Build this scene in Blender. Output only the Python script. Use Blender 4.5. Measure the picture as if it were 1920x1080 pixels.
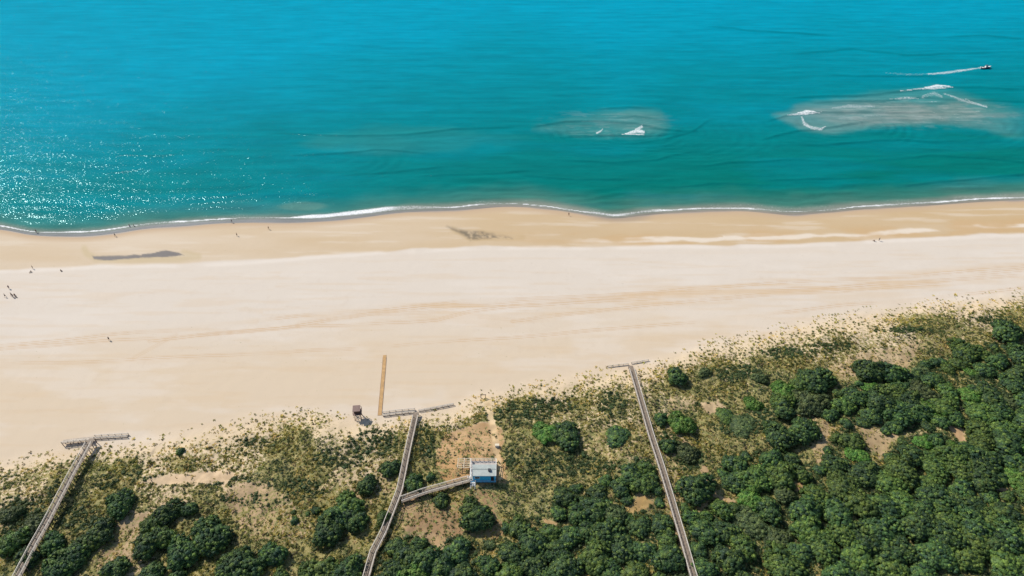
import bpy, math, random
import numpy as np
from math import radians as R

# ------------------------------------------------------------------ scene, camera, world, sun
scene = bpy.context.scene
for o in list(bpy.data.objects):
    bpy.data.objects.remove(o)
COL = scene.collection
H = 170.0
PITCH = R(38.0)
F = 1280.0                      # focal length in pixels of a 1920 wide picture (24 mm on 36 mm)
SP, CP = math.sin(PITCH), math.cos(PITCH)
cam_d = bpy.data.cameras.new('camera'); cam_d.lens = 24.0; cam_d.sensor_width = 36.0
cam_d.clip_start = 1.0; cam_d.clip_end = 30000.0
cam = bpy.data.objects.new('camera', cam_d); COL.objects.link(cam)
cam.location = (0, 0, H); cam.rotation_euler = (math.pi/2 - PITCH, 0, 0)
scene.camera = cam

SUN_AZ, SUN_EL = R(-54.0), R(43.0)         # azimuth measured from +Y towards +X
world = bpy.data.worlds.new("World"); scene.world = world; world.use_nodes = True
wn = world.node_tree; bg = wn.nodes['Background']
sky = wn.nodes.new('ShaderNodeTexSky'); sky.sky_type = 'NISHITA'; sky.sun_disc = False
sky.sun_elevation = SUN_EL; sky.sun_rotation = SUN_AZ % (2*math.pi)
sky.air_density = 1.0; sky.dust_density = 0.6; sky.ozone_density = 2.0
wn.links.new(sky.outputs[0], bg.inputs['Color']); bg.inputs['Strength'].default_value = 0.10
sd = bpy.data.lights.new('sun', 'SUN'); sd.energy = 4.2; sd.angle = R(0.5); sd.color = (1.0, 0.955, 0.88)
sun = bpy.data.objects.new('sun', sd); COL.objects.link(sun)
sun.rotation_euler = (math.pi/2 - SUN_EL, 0, math.pi - SUN_AZ)
scene.view_settings.view_transform = 'Standard'; scene.view_settings.look = 'None'
scene.view_settings.exposure = 0.34; scene.view_settings.gamma = 1.0

rs = np.random.RandomState(7)
rnd = random.Random(11)

# ------------------------------------------------------------------ picture <-> ground helpers
def unproject(u, v, z=0.0):
    xr = (np.asarray(u, float) - 960)/F; yd = (np.asarray(v, float) - 540)/F
    t = (H - z)/(SP + yd*CP)
    return xr*t, (CP - yd*SP)*t
def project(x, y, z=0.0):
    dz = H - z
    dep = y*CP + dz*SP
    dep = np.where(dep < 5, 5, dep)
    return 960 + F*x/dep, 540 + F*(dz*CP - y*SP)/dep

_perm = rs.rand(257, 257)
def vnoise(x, y):
    x = np.asarray(x, float); y = np.asarray(y, float)
    xi = np.floor(x); yi = np.floor(y); fx = x - xi; fy = y - yi
    fx = fx*fx*(3 - 2*fx); fy = fy*fy*(3 - 2*fy)
    xi = xi.astype(np.int64) % 256; yi = yi.astype(np.int64) % 256
    a = _perm[xi, yi]; b = _perm[xi + 1, yi]; c = _perm[xi, yi + 1]; d = _perm[xi + 1, yi + 1]
    return (a*(1 - fx) + b*fx)*(1 - fy) + (c*(1 - fx) + d*fx)*fy
def fbm(x, y, s, o=4, seed=0.0):
    r = 0; a = 0.5; t = 0; x = np.asarray(x)/s + seed*13.7; y = np.asarray(y)/s + seed*7.3
    for i in range(o):
        r = r + a*vnoise(x, y); t += a; a *= 0.5; x = x*2.03 + 5.1; y = y*2.03 + 9.2
    return r/t
def sstep(a, b, x):
    t = np.clip((x - a)/(b - a), 0, 1); return t*t*(3 - 2*t)
def segdist(u, v, pts):
    """distance to a polyline (and the position along it 0..1)"""
    best = np.full(np.shape(u), 1e9); par = np.zeros(np.shape(u)); n = len(pts) - 1
    for i in range(n):
        ax, ay = pts[i]; bx, by = pts[i + 1]; dx, dy = bx - ax, by - ay
        t = np.clip(((u - ax)*dx + (v - ay)*dy)/(dx*dx + dy*dy), 0, 1)
        d = np.hypot(u - ax - t*dx, v - ay - t*dy)
        m = d < best; best = np.where(m, d, best); par = np.where(m, (i + t)/n, par)
    return best, par
def inpoly(u, v, poly):
    u = np.asarray(u, float); v = np.asarray(v, float); ins = np.zeros(u.shape, bool); n = len(poly)
    for i in range(n):
        x1, y1 = poly[i]; x2, y2 = poly[(i + 1) % n]
        if y1 == y2: continue
        c = ((y1 > v) != (y2 > v)) & (u < (x2 - x1)*(v - y1)/(y2 - y1) + x1)
        ins ^= c
    return ins

def softpoly(u, v, poly, w=1.5):
    d, _ = segdist(u, v, list(poly) + [poly[0]])
    return sstep(-w, w, np.where(inpoly(u, v, poly), d, -d))

SHORE = [(-400,400),(-100,424),(0,430),(20,433),(50,440),(90,443),(150,443.5),(190,441),(225,436),(260,430),(300,426),(350,423.5),(400,419),(440,417.5),(500,417),(560,417.5),(620,414),(660,410),(700,405),(740,399),(800,396),(850,394.5),(900,391),(940,387.5),(975,387.5),(1020,391),(1060,396),(1100,402),(1130,407),(1160,410),(1200,404),(1250,400),(1300,397),(1350,395.5),(1390,395),(1430,398),(1470,403),(1500,402.5),(1560,398),(1620,392),(1700,388),(1760,384),(1820,379.5),(1880,376),(1920,375),(2100,368),(2400,350)]
BERM = [(-400,520),(0,508),(100,503),(200,498),(330,496),(480,488),(600,479),(700,472),(800,467),(900,463),(1100,462),(1300,461),(1450,458),(1600,453),(1700,448),(1800,442),(1920,437),(2400,410)]
DUNE = [(-400,940),(0,868),(60,852),(120,846),(170,842),(240,832),(300,820),(360,806),(420,790),(480,775),(560,768),(600,764),(640,780),(700,786),(740,780),(790,772),(850,762),(880,744),(910,736),(960,727),(1010,712),(1060,704),(1110,697),(1150,687),(1210,682),(1260,662),(1320,640),(1380,632),(1440,617),(1500,602),(1560,589),(1620,580),(1700,568),(1780,558),(1850,552),(1920,546),(2400,510)]
_tab = {}
def curve(pts, u):
    k = id(pts)
    if k not in _tab:                                            # rounded corners: a table smoothed over some 30 px
        a = np.array(pts, float); g = np.arange(-1200, 3200, 4.0); t = np.interp(g, a[:, 0], a[:, 1])
        w = np.exp(-(np.arange(-10, 11)/4.5)**2); w /= w.sum(); _tab[k] = (g, np.convolve(np.pad(t, 10, mode='edge'), w, 'valid'))
    return np.interp(u, *_tab[k])

# ------------------------------------------------------------------ ground height
def ground_z(x, y):
    x = np.asarray(x, float); y = np.asarray(y, float)
    u, v = project(x, y, 1.0)
    k = F/(y*CP + (H - 1)*SP)                                   # pixels per metre
    mv = 1.0/np.maximum(k*0.6, .2)
    ds = (v - curve(SHORE, u) + fbm(x, y, 9, 2, 3)*1.2 - .6)*mv       # metres inland from waterline
    z = np.where(ds < 0, np.maximum(ds*0.06, -6.0), 1.6*(1 - np.exp(-np.maximum(ds, 0)/28.0)))
    dd = (v - curve(DUNE, u))*mv                                # metres inside the dunes
    du = sstep(-3, 16, dd)
    hummock = (fbm(x, y, 16, 4, 1) - .45)*2.6 + (fbm(x, y, 4.0, 3, 2) - .5)*1.1
    z = z + du*(0.7 + hummock)
    z = z + (fbm(x, y, 3.0, 2, 4) - .5)*0.06*sstep(2, 20, ds)
    return z
def G(u, v, dz=0.0):
    """point on the ground (plus dz) that is seen at picture position (u, v)"""
    z = 1.5
    for _ in range(6):
        x, y = unproject(u, v, z + dz); z = float(ground_z(x, y))
    return float(x), float(y), z

# ------------------------------------------------------------------ materials
def new_mat(name):
    m = bpy.data.materials.new(name); m.use_nodes = True
    nt = m.node_tree; return m, nt, nt.nodes['Principled BSDF']
def lk(nt, a, b): nt.links.new(a, b)
def nd(nt, t, **kw):
    n = nt.nodes.new(t)
    for k, v in kw.items(): setattr(n, k, v)
    return n
def noise(nt, scale, detail=3, rough=.55, vec=None):
    n = nd(nt, 'ShaderNodeTexNoise'); n.inputs['Scale'].default_value = scale
    n.inputs['Detail'].default_value = detail; n.inputs['Roughness'].default_value = rough
    if vec is not None: lk(nt, vec, n.inputs['Vector'])
    return n
def math_n(nt, op, a, b=None, clamp=False):
    n = nd(nt, 'ShaderNodeMath', operation=op, use_clamp=clamp)
    for i, s in enumerate((a, b)):
        if s is None: continue
        if isinstance(s, (int, float)): n.inputs[i].default_value = s
        else: lk(nt, s, n.inputs[i])
    return n.outputs[0]
def mrange(nt, v, a, b, c=0.0, d=1.0):
    n = nd(nt, 'ShaderNodeMapRange'); lk(nt, v, n.inputs[0])
    for i, s in enumerate((a, b, c, d)): n.inputs[i + 1].default_value = s
    return n.outputs[0]
def mix(nt, fac, a, b, mode='MIX'):
    n = nd(nt, 'ShaderNodeMix', data_type='RGBA', blend_type=mode)
    for s, i in ((fac, 0), (a, 6), (b, 7)):
        if isinstance(s, (int, float)): n.inputs[i].default_value = s
        elif isinstance(s, tuple): n.inputs[i].default_value = (*s, 1) if len(s) == 3 else s
        else: lk(nt, s, n.inputs[i])
    return n.outputs[2]
def plain(name, col, rough=.7, var=.25, scale=3.0, metallic=0.0):
    m, nt, b = new_mat(name)
    tc = nd(nt, 'ShaderNodeTexCoord'); n = noise(nt, scale, 4, .6, tc.outputs['Object'])
    f = mrange(nt, n.outputs[0], .3, .7, 1 - var, 1 + var*.6)
    hs = nd(nt, 'ShaderNodeHueSaturation'); hs.inputs['Color'].default_value = (*col, 1); lk(nt, f, hs.inputs['Value'])
    lk(nt, hs.outputs[0], b.inputs['Base Color']); b.inputs['Roughness'].default_value = rough
    b.inputs['Metallic'].default_value = metallic
    return m
def foliage(name, transl=.25):
    m, nt, b = new_mat(name)
    at = nd(nt, 'ShaderNodeAttribute', attribute_name='Col')
    oi = nd(nt, 'ShaderNodeObjectInfo')
    hs = nd(nt, 'ShaderNodeHueSaturation'); lk(nt, at.outputs['Color'], hs.inputs['Color'])
    lk(nt, mrange(nt, oi.outputs['Random'], 0, 1, .487, .508), hs.inputs['Hue'])
    lk(nt, mrange(nt, oi.outputs['Random'], 0, 1, .92, 1.32), hs.inputs['Value'])
    lk(nt, hs.outputs[0], b.inputs['Base Color']); b.inputs['Roughness'].default_value = .62
    b.inputs['Specular IOR Level'].default_value = .35
    if transl:
        tr = nd(nt, 'ShaderNodeBsdfTranslucent'); lk(nt, hs.outputs[0], tr.inputs['Color'])
        mx = nd(nt, 'ShaderNodeMixShader'); mx.inputs[0].default_value = transl
        lk(nt, b.outputs[0], mx.inputs[1]); lk(nt, tr.outputs[0], mx.inputs[2])
        lk(nt, mx.outputs[0], nt.nodes['Material Output'].inputs['Surface'])
    return m

# ground: vertex colours carry the kinds of sand and soil; fine grain is procedural
def ground_material():
    m, nt, b = new_mat('sand_and_soil')
    at = nd(nt, 'ShaderNodeAttribute', attribute_name='Col')
    vg = nd(nt, 'ShaderNodeAttribute', attribute_name='veg')
    wt = nd(nt, 'ShaderNodeAttribute', attribute_name='wet')
    geo = nd(nt, 'ShaderNodeNewGeometry')
    n1 = noise(nt, 1.1, 5, .65, geo.outputs['Position'])
    n2 = noise(nt, .35, 3, .6, geo.outputs['Position'])
    n3 = noise(nt, 4.5, 3, .6, geo.outputs['Position'])
    # soil mottling under the dune plants: dry straw, litter, moss green
    mott = mix(nt, mrange(nt, n2.outputs[0], .42, .58), (.265, .225, .080), (.125, .135, .040))
    mott = mix(nt, mrange(nt, n3.outputs[0], .5, .62, 0, .8), mott, (.40, .31, .15))
    thr = math_n(nt, 'SUBTRACT', math_n(nt, 'ADD', vg.outputs['Fac'], mrange(nt, n1.outputs[0], .3, .7, -.5, .5)), .5)
    f = mrange(nt, thr, -.06, .10)
    c = mix(nt, f, at.outputs['Color'], mott)
    gr = mrange(nt, n3.outputs[0], .3, .7, .965, 1.03)
    hs = nd(nt, 'ShaderNodeHueSaturation'); lk(nt, c, hs.inputs['Color']); lk(nt, gr, hs.inputs['Value'])
    lk(nt, hs.outputs[0], b.inputs['Base Color'])
    lk(nt, mrange(nt, wt.outputs['Fac'], 0, 1, .95, .28), b.inputs['Roughness'])
    b.inputs['Specular IOR Level'].default_value = .25
    bp = nd(nt, 'ShaderNodeBump'); bp.inputs['Distance'].default_value = .12; bp.inputs['Strength'].default_value = .5
    lk(nt, math_n(nt, 'MULTIPLY', n1.outputs[0], math_n(nt, 'ADD', math_n(nt, 'MULTIPLY', vg.outputs['Fac'], 2.0), .15)), bp.inputs['Height'])
    lk(nt, bp.outputs[0], b.inputs['Normal'])
    return m

def water_material():
    m, nt, b = new_mat('sea_water')
    at = nd(nt, 'ShaderNodeAttribute', attribute_name='Col')
    fo = nd(nt, 'ShaderNodeAttribute', attribute_name='foam')
    geo = nd(nt, 'ShaderNodeNewGeometry')
    mp = nd(nt, 'ShaderNodeMapping'); lk(nt, geo.outputs['Position'], mp.inputs[0])
    mp.inputs['Scale'].default_value = (.45, 1.0, 1.0)
    n1 = noise(nt, .16, 4, .62, mp.outputs[0])
    n2 = noise(nt, .55, 5, .75, mp.outputs[0])
    n3 = noise(nt, 1.2, 5, .75, geo.outputs['Position'])
    # foam: lace of bubbles where the foam attribute is high
    fm = math_n(nt, 'ADD', fo.outputs['Fac'], mrange(nt, n3.outputs[0], .3, .7, -.42, .42))
    fm = mrange(nt, fm, .42, 1.28)
    fm = math_n(nt, 'MULTIPLY', fm, mrange(nt, fo.outputs['Fac'], .03, .12))
    mp2 = nd(nt, 'ShaderNodeMapping'); lk(nt, geo.outputs['Position'], mp2.inputs[0]); mp2.inputs['Scale'].default_value = (.16, 1.0, 1.0)
    n5 = noise(nt, .16, 5, .6, mp2.outputs[0])
    val = math_n(nt, 'MULTIPLY', mrange(nt, n1.outputs[0], .3, .7, .94, 1.05), mrange(nt, n5.outputs[0], .35, .65, .89, 1.09))  # ripple shading painted in as light and dark streaks of the colour
    hs = nd(nt, 'ShaderNodeHueSaturation'); lk(nt, at.outputs['Color'], hs.inputs['Color']); lk(nt, val, hs.inputs['Value'])
    c = mix(nt, fm, hs.outputs[0], (.80, .79, .78))
    h = math_n(nt, 'ADD', math_n(nt, 'MULTIPLY', n1.outputs[0], 1.5), math_n(nt, 'MULTIPLY', n2.outputs[0], .62))
    h = math_n(nt, 'ADD', h, math_n(nt, 'MULTIPLY', n3.outputs[0], .42))
    n4 = noise(nt, 1.15, 1, .5, geo.outputs['Position'])
    ch = nd(nt, 'ShaderNodeAttribute', attribute_name='chop')
    hg = math_n(nt, 'ADD', math_n(nt, 'MULTIPLY', math_n(nt, 'MULTIPLY', n4.outputs[0], ch.outputs['Fac']), .395), math_n(nt, 'MULTIPLY', n1.outputs[0], .16))
    bp = nd(nt, 'ShaderNodeBump'); bp.inputs['Distance'].default_value = .8; bp.inputs['Strength'].default_value = 1.0
    lk(nt, hg, bp.inputs['Height'])
    bs = nd(nt, 'ShaderNodeBump'); bs.inputs['Distance'].default_value = .8; bs.inputs['Strength'].default_value = .45
    lk(nt, h, bs.inputs['Height'])
    df = nd(nt, 'ShaderNodeBsdfDiffuse'); lk(nt, c, df.inputs['Color']); lk(nt, bs.outputs[0], df.inputs['Normal'])
    gl = nd(nt, 'ShaderNodeBsdfGlossy'); gl.inputs['Color'].default_value = (.62, .97, 1, 1); gl.inputs['Roughness'].default_value = .15
    lk(nt, bp.outputs[0], gl.inputs['Normal'])
    mx = nd(nt, 'ShaderNodeMixShader'); lk(nt, math_n(nt, 'MULTIPLY', mrange(nt, fm, 0, 1, .023, .0), mrange(nt, ch.outputs['Fac'], 0, 1, .12, 1)), mx.inputs[0])
    lk(nt, df.outputs[0], mx.inputs[1]); lk(nt, gl.outputs[0], mx.inputs[2])
    lk(nt, mx.outputs[0], nt.nodes['Material Output'].inputs['Surface']); nt.nodes.remove(b)
    return m

M_GROUND = ground_material(); M_WATER = water_material()
M_LEAF = foliage('tree_leaves', .12); M_SCRUB = foliage('dune_plants', .4)
M_BARK = plain('bark', (.12, .085, .06), .9)
M_WOOD = plain('shaded_weathered_boards', (.235, .18, .13), .75, .35, 1.5)  # boards darkened to stand in for the rail shadows on the deck
M_RAIL = plain('bleached_rail_wood', (.54, .48, .40), .75, .3, 2.0)
M_SANDY = plain('sand_covered_boards', (.46, .385, .30), .85, .25, 1.2)
M_MAT = plain('orange_wood_slats', (.50, .30, .12), .8, .25, .6)
M_DKWOOD = plain('dark_stained_wood', (.085, .045, .035), .7, .3, 2.0)
M_BRWOOD = plain('brown_wood', (.20, .125, .10), .7, .3, 2.0)
M_WHITE = plain('white_paint', (.74, .72, .68), .5, .12, 1.0)
M_CREAM = plain('cream_timber', (.66, .56, .40), .6, .2, 1.0)
M_DECK = plain('pale_deck_boards', (.52, .44, .38), .7, .2, 1.2)
M_ROOF = plain('grey_green_roof', (.38, .41, .37), .6, .15, .8)
M_BLUE = plain('sky_blue_paint', (.04, .50, .80), .5, .12, 1.0)
M_DARK = plain('dark_opening', (.02, .025, .035), .6, .2, 1.0)
M_GLASS = plain('dark_window_glass', (.02, .04, .06), .15, .1, 1.0)
M_NAVY = plain('navy_hull_paint', (.03, .06, .10), .35, .1, 1.0)

# ------------------------------------------------------------------ mesh helpers
def tag(o, label=None, cat=None, group=None, kind=None):
    if label: o['label'] = label
    if cat: o['category'] = cat
    if group: o['group'] = group
    if kind: o['kind'] = kind
    return o
def np_mesh(name, V, faces, mat, col=None, smooth=False, extra=None):
    """faces: list of (n,k) int arrays; col: (nverts,3)"""
    me = bpy.data.meshes.new(name)
    V = np.asarray(V, np.float32); me.vertices.add(len(V)); me.vertices.foreach_set('co', V.ravel())
    loops = np.concatenate([f.ravel() for f in faces]).astype(np.int32)
    tot = np.concatenate([np.full(len(f), f.shape[1], np.int32) for f in faces])
    st = np.concatenate([[0], np.cumsum(tot)[:-1]]).astype(np.int32)
    me.loops.add(len(loops)); me.loops.foreach_set('vertex_index', loops)
    me.polygons.add(len(tot)); me.polygons.foreach_set('loop_start', st)
    try: me.polygons.foreach_set('loop_total', tot)
    except Exception: pass
    me.polygons.foreach_set('use_smooth', np.full(len(tot), smooth, bool))
    if col is not None:
        a = me.color_attributes.new('Col', 'FLOAT_COLOR', 'POINT')
        c = np.ones((len(V), 4), np.float32); c[:, :3] = col; a.data.foreach_set('color', c.ravel())
    for k, arr in (extra or {}).items():
        a = me.attributes.new(k, 'FLOAT', 'POINT'); a.data.foreach_set('value', np.asarray(arr, np.float32).ravel())
    me.update(calc_edges=True); me.validate()
    me.materials.append(mat)
    return me
def link(name, me, parent=None, loc=(0, 0, 0), rot=0.0):
    o = bpy.data.objects.new(name, me); COL.objects.link(o); o.location = loc; o.rotation_euler = (0, 0, rot)
    if parent: o.parent = parent
    return o
def empty(name, loc, rot=0.0):
    o = bpy.data.objects.new(name, None); COL.objects.link(o); o.location = loc; o.rotation_euler = (0, 0, rot)
    o.empty_display_size = .5
    return o
class MB:
    """collects boxes, beams and quads into one mesh"""
    def __init__(s): s.v = []; s.f = []
    def hexa(s, p):                       # 8 points: bottom 4 then top 4 (both counter-clockwise)
        b = len(s.v); s.v += [tuple(q) for q in p]
        for f in ((3, 2, 1, 0), (4, 5, 6, 7), (0, 1, 5, 4), (1, 2, 6, 5), (2, 3, 7, 6), (3, 0, 4, 7)):
            s.f.append([b + i for i in f])
        return s
    def box(s, x0, x1, y0, y1, z0, z1):
        return s.hexa([(x0, y0, z0), (x1, y0, z0), (x1, y1, z0), (x0, y1, z0), (x0, y0, z1), (x1, y0, z1), (x1, y1, z1), (x0, y1, z1)])
    def beam(s, a, b, w, h=None):
        """a rectangular beam from a to b, w wide and h deep"""
        h = h or w; a = np.array(a, float); b = np.array(b, float); d = b - a; L = np.linalg.norm(d); d /= L
        up = np.array((0, 0, 1.0)) if abs(d[2]) < .9 else np.array((0, 1.0, 0))
        sx = np.cross(d, up); sx /= np.linalg.norm(sx); uz = np.cross(sx, d)
        p = []
        for q in (-h/2, h/2):
            for (e, t) in ((a, -w/2), (a, w/2), (b, w/2), (b, -w/2)):
                p.append(e + sx*t + uz*q)
        return s.hexa(p)
    def mesh(s, name, mat, bevel=0):
        me = bpy.data.meshes.new(name); me.from_pydata([tuple(map(float, q)) for q in s.v], [], s.f); me.update()
        me.materials.append(mat); return me
    def build(s, name, mat, parent=None, loc=(0, 0, 0), rot=0.0):
        return link(name, s.mesh(name, mat), parent, loc, rot)

# ------------------------------------------------------------------ sheets (ground and sea)
def sheet_lines(vs, near_ext):
    """rows follow picture heights in vs, columns fan out with distance so cells look even; skirts reach far"""
    vs = np.asarray(vs, float); yd = (vs - 540)/F
    t = H/(SP + yd*CP); Y = (CP - yd*SP)*t; W = t
    for d in near_ext: Y = np.append(Y, Y[-1] - d); W = np.append(W, W[-1])
    return Y, W
def grid_faces(nr, nc):
    i = np.arange(nr - 1)[:, None]*nc + np.arange(nc - 1)[None, :]
    i = i.ravel(); return np.stack([i, i + nc, i + nc + 1, i + 1], 1)
cols = np.arange(-150, 2071, 2.0)
side = 150*1.16**np.arange(1, 26)
cols = np.concatenate([-150 - side[::-1] + 150, cols, 2070 + side - 150])
A = (cols - 960)/F

# tidal pools, tracks and bare patches, in picture coordinates of the photograph
POOL1 = [(173,480),(176,486),(200,488),(250,484),(300,481.5),(346,479.5),(335,474),(312,469.5),(290,474),(260,478),(220,479)]
POOL2 = [(838,425),(850,432),(868,440),(880,449),(905,448),(930,447),(960,446),(935,441),(905,434),(870,431)]
TRACKS = [
 [(-100,664),(0,654),(100,646),(200,638),(330,632),(430,626),(520,618),(600,605),(700,590),(800,578),(900,572),(960,567),(1100,561),(1244,550),(1400,545),(1555,539),(1700,528),(1920,508),(2100,495)],
 [(0,648),(200,628),(330,620),(560,593),(700,583),(860,566),(960,562),(1150,553),(1300,541),(1500,528),(1700,518),(1920,500)],
 [(280,640),(400,625),(560,612),(700,605),(820,600),(880,585),(960,575),(1100,566),(1400,548),(1920,516)],
 [(960,601),(1100,587),(1268,566),(1400,555),(1555,548),(1800,530),(1920,522)],
 [(-100,690),(0,683),(150,679),(300,672),(500,662),(640,655),(800,642),(960,633),(1100,621),(1244,609),(1364,596),(1555,576),(1700,562),(1920,540),(2100,525)],
 [(560,604),(680,590),(800,586),(870,575)], [(900,595),(960,601),(1040,600)],
 [(250,672),(290,650),(330,628)]]
BARE = [  # polygon, colour, vegetation left
 ([(832,812),(870,800),(905,790),(940,800),(945,860),(948,905),(905,915),(870,895),(835,905),(822,880),(826,840)], (.40,.215,.078), .30),
 ([(904,742),(918,744),(928,790),(938,850),(942,900),(934,903),(927,860),(917,800)], (.60,.44,.24), .0),
 ([(262,905),(300,893),(350,886),(430,884),(447,892),(420,905),(380,907),(310,908)], (.56,.40,.24), .0),
 ([(760,925),(880,915),(945,925),(935,960),(960,990),(935,1010),(900,1018),(880,1000),(840,1010),(815,1050),(800,1000),(760,1000),(740,975)], (.25,.14,.06), .55),
 ([(1308,755),(1345,750),(1362,762),(1350,772),(1320,770)], (.50, .36, .20), .12),
 ([(1255,745),(1305,738),(1300,768),(1250,762)], (.34, .23, .10), .6),
 ([(1550,690),(1590,668),(1660,655),(1700,640),(1770,628),(1830,628),(1790,650),(1720,655),(1700,685),(1620,690),(1590,712),(1565,730),(1545,722)], (.33, .225, .105), .62),
 ([(1610,803),(1692,815),(1671,836),(1645,866),(1623,819)], (.33, .24, .125), .34),
 ([(1773,799),(1798,797),(1812,827),(1802,829)], (.44,.26,.12), .05),
 ([(1290,941),(1329,939),(1313,966)], (.30,.18,.08), .1),
 ([(1484,908),(1504,902),(1504,921),(1488,923)], (.36,.19,.08), .05),
 ([(1541,787),(1552,787),(1556,868),(1530,868),(1515,838),(1535,838)], (.38, .28, .15), .25),
 ([(1350,930),(1396,943),(1352,942),(1330,925),(1310,880),(1318,870)], (.42,.28,.14), .15),
 ([(1856,906),(1893,912),(1890,922),(1860,918)], (.30,.18,.09), .2),
 ([(1170,950),(1197,920),(1233,940),(1205,955),(1175,962)], (.36,.23,.07), .25),
 ([(1000,960),(1033,975),(1050,985),(1020,985),(1012,965)], (.40,.25,.09), .2),
 ([(415,905),(500,900),(560,960),(590,990),(560,1020),(470,1010),(430,960)], (.42,.29,.17), .55),
 ([(175,1010),(235,950),(290,960),(255,1010),(240,1075),(180,1080)], (.30,.20,.11), .55)]
F1 = [(690,1100),(700,1050),(714,1026),(735,1012),(775,1006),(808,1016),(815,1045),(830,1035),(835,1012),(877,1004),(900,1018),(930,1010),(943,985),(967,970),(1013,970),(1025,985),(1050,985),(1036,955),(1034,925),(1052,908),(1090,908),(1110,917),(1133,890),(1170,880),(1187,862),(1215,860),(1235,905),(1243,940),(1260,985),(1280,1040),(1294,1100)]
F1H = [(1170,950),(1197,920),(1233,940),(1205,958),(1175,965)]
F2 = [(1268,940),(1288,945),(1313,970),(1330,942),(1345,940),(1394,946),(1380,921),(1352,905),(1350,862),(1402,846),(1460,846),(1500,850),(1533,874),(1549,868),(1549,825),(1578,805),(1608,808),(1625,846),(1645,870),(1675,842),(1692,820),(1720,815),(1769,812),(1806,835),(1818,805),(1778,797),(1730,808),(1692,810),(1660,812),(1651,797),(1557,799),(1541,778),(1557,752),(1572,727),(1600,723),(1612,711),(1675,716),(1716,696),(1722,675),(1785,667),(1800,652),(1850,642),(1985,650),(1985,1105),(1315,1105),(1295,1040),(1278,985)]
F2H = [[(1484,905),(1506,900),(1506,923),(1486,925)], [(1858,905),(1893,910),(1890,922),(1860,920)]]
def veg_map(u, v, x, y):
    """how much plant cover the dune has here, 0..1"""
    dd = v - curve(DUNE, u) + (fbm(x, y, 10, 3, 5) - .5)*34
    cov = sstep(-6, 62, dd)*.95
    big = fbm(x, y, 20, 4, 6)
    cov = cov*(.62 + .75*sstep(.35, .62, big)); cov = np.where((u > 940) & (u < 1235), cov*1.25, cov)
    for poly, c, keep in BARE:
        wa = 6 if keep < .06 else 26
        ins = inpoly(u + (fbm(x, y, 5, 4, 8) - .5)*wa, v + (fbm(x, y, 5, 4, 9) - .5)*wa*.7, poly)
        cov = np.where(ins, cov*keep, cov)
    return np.clip(cov, 0, 1)

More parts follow.
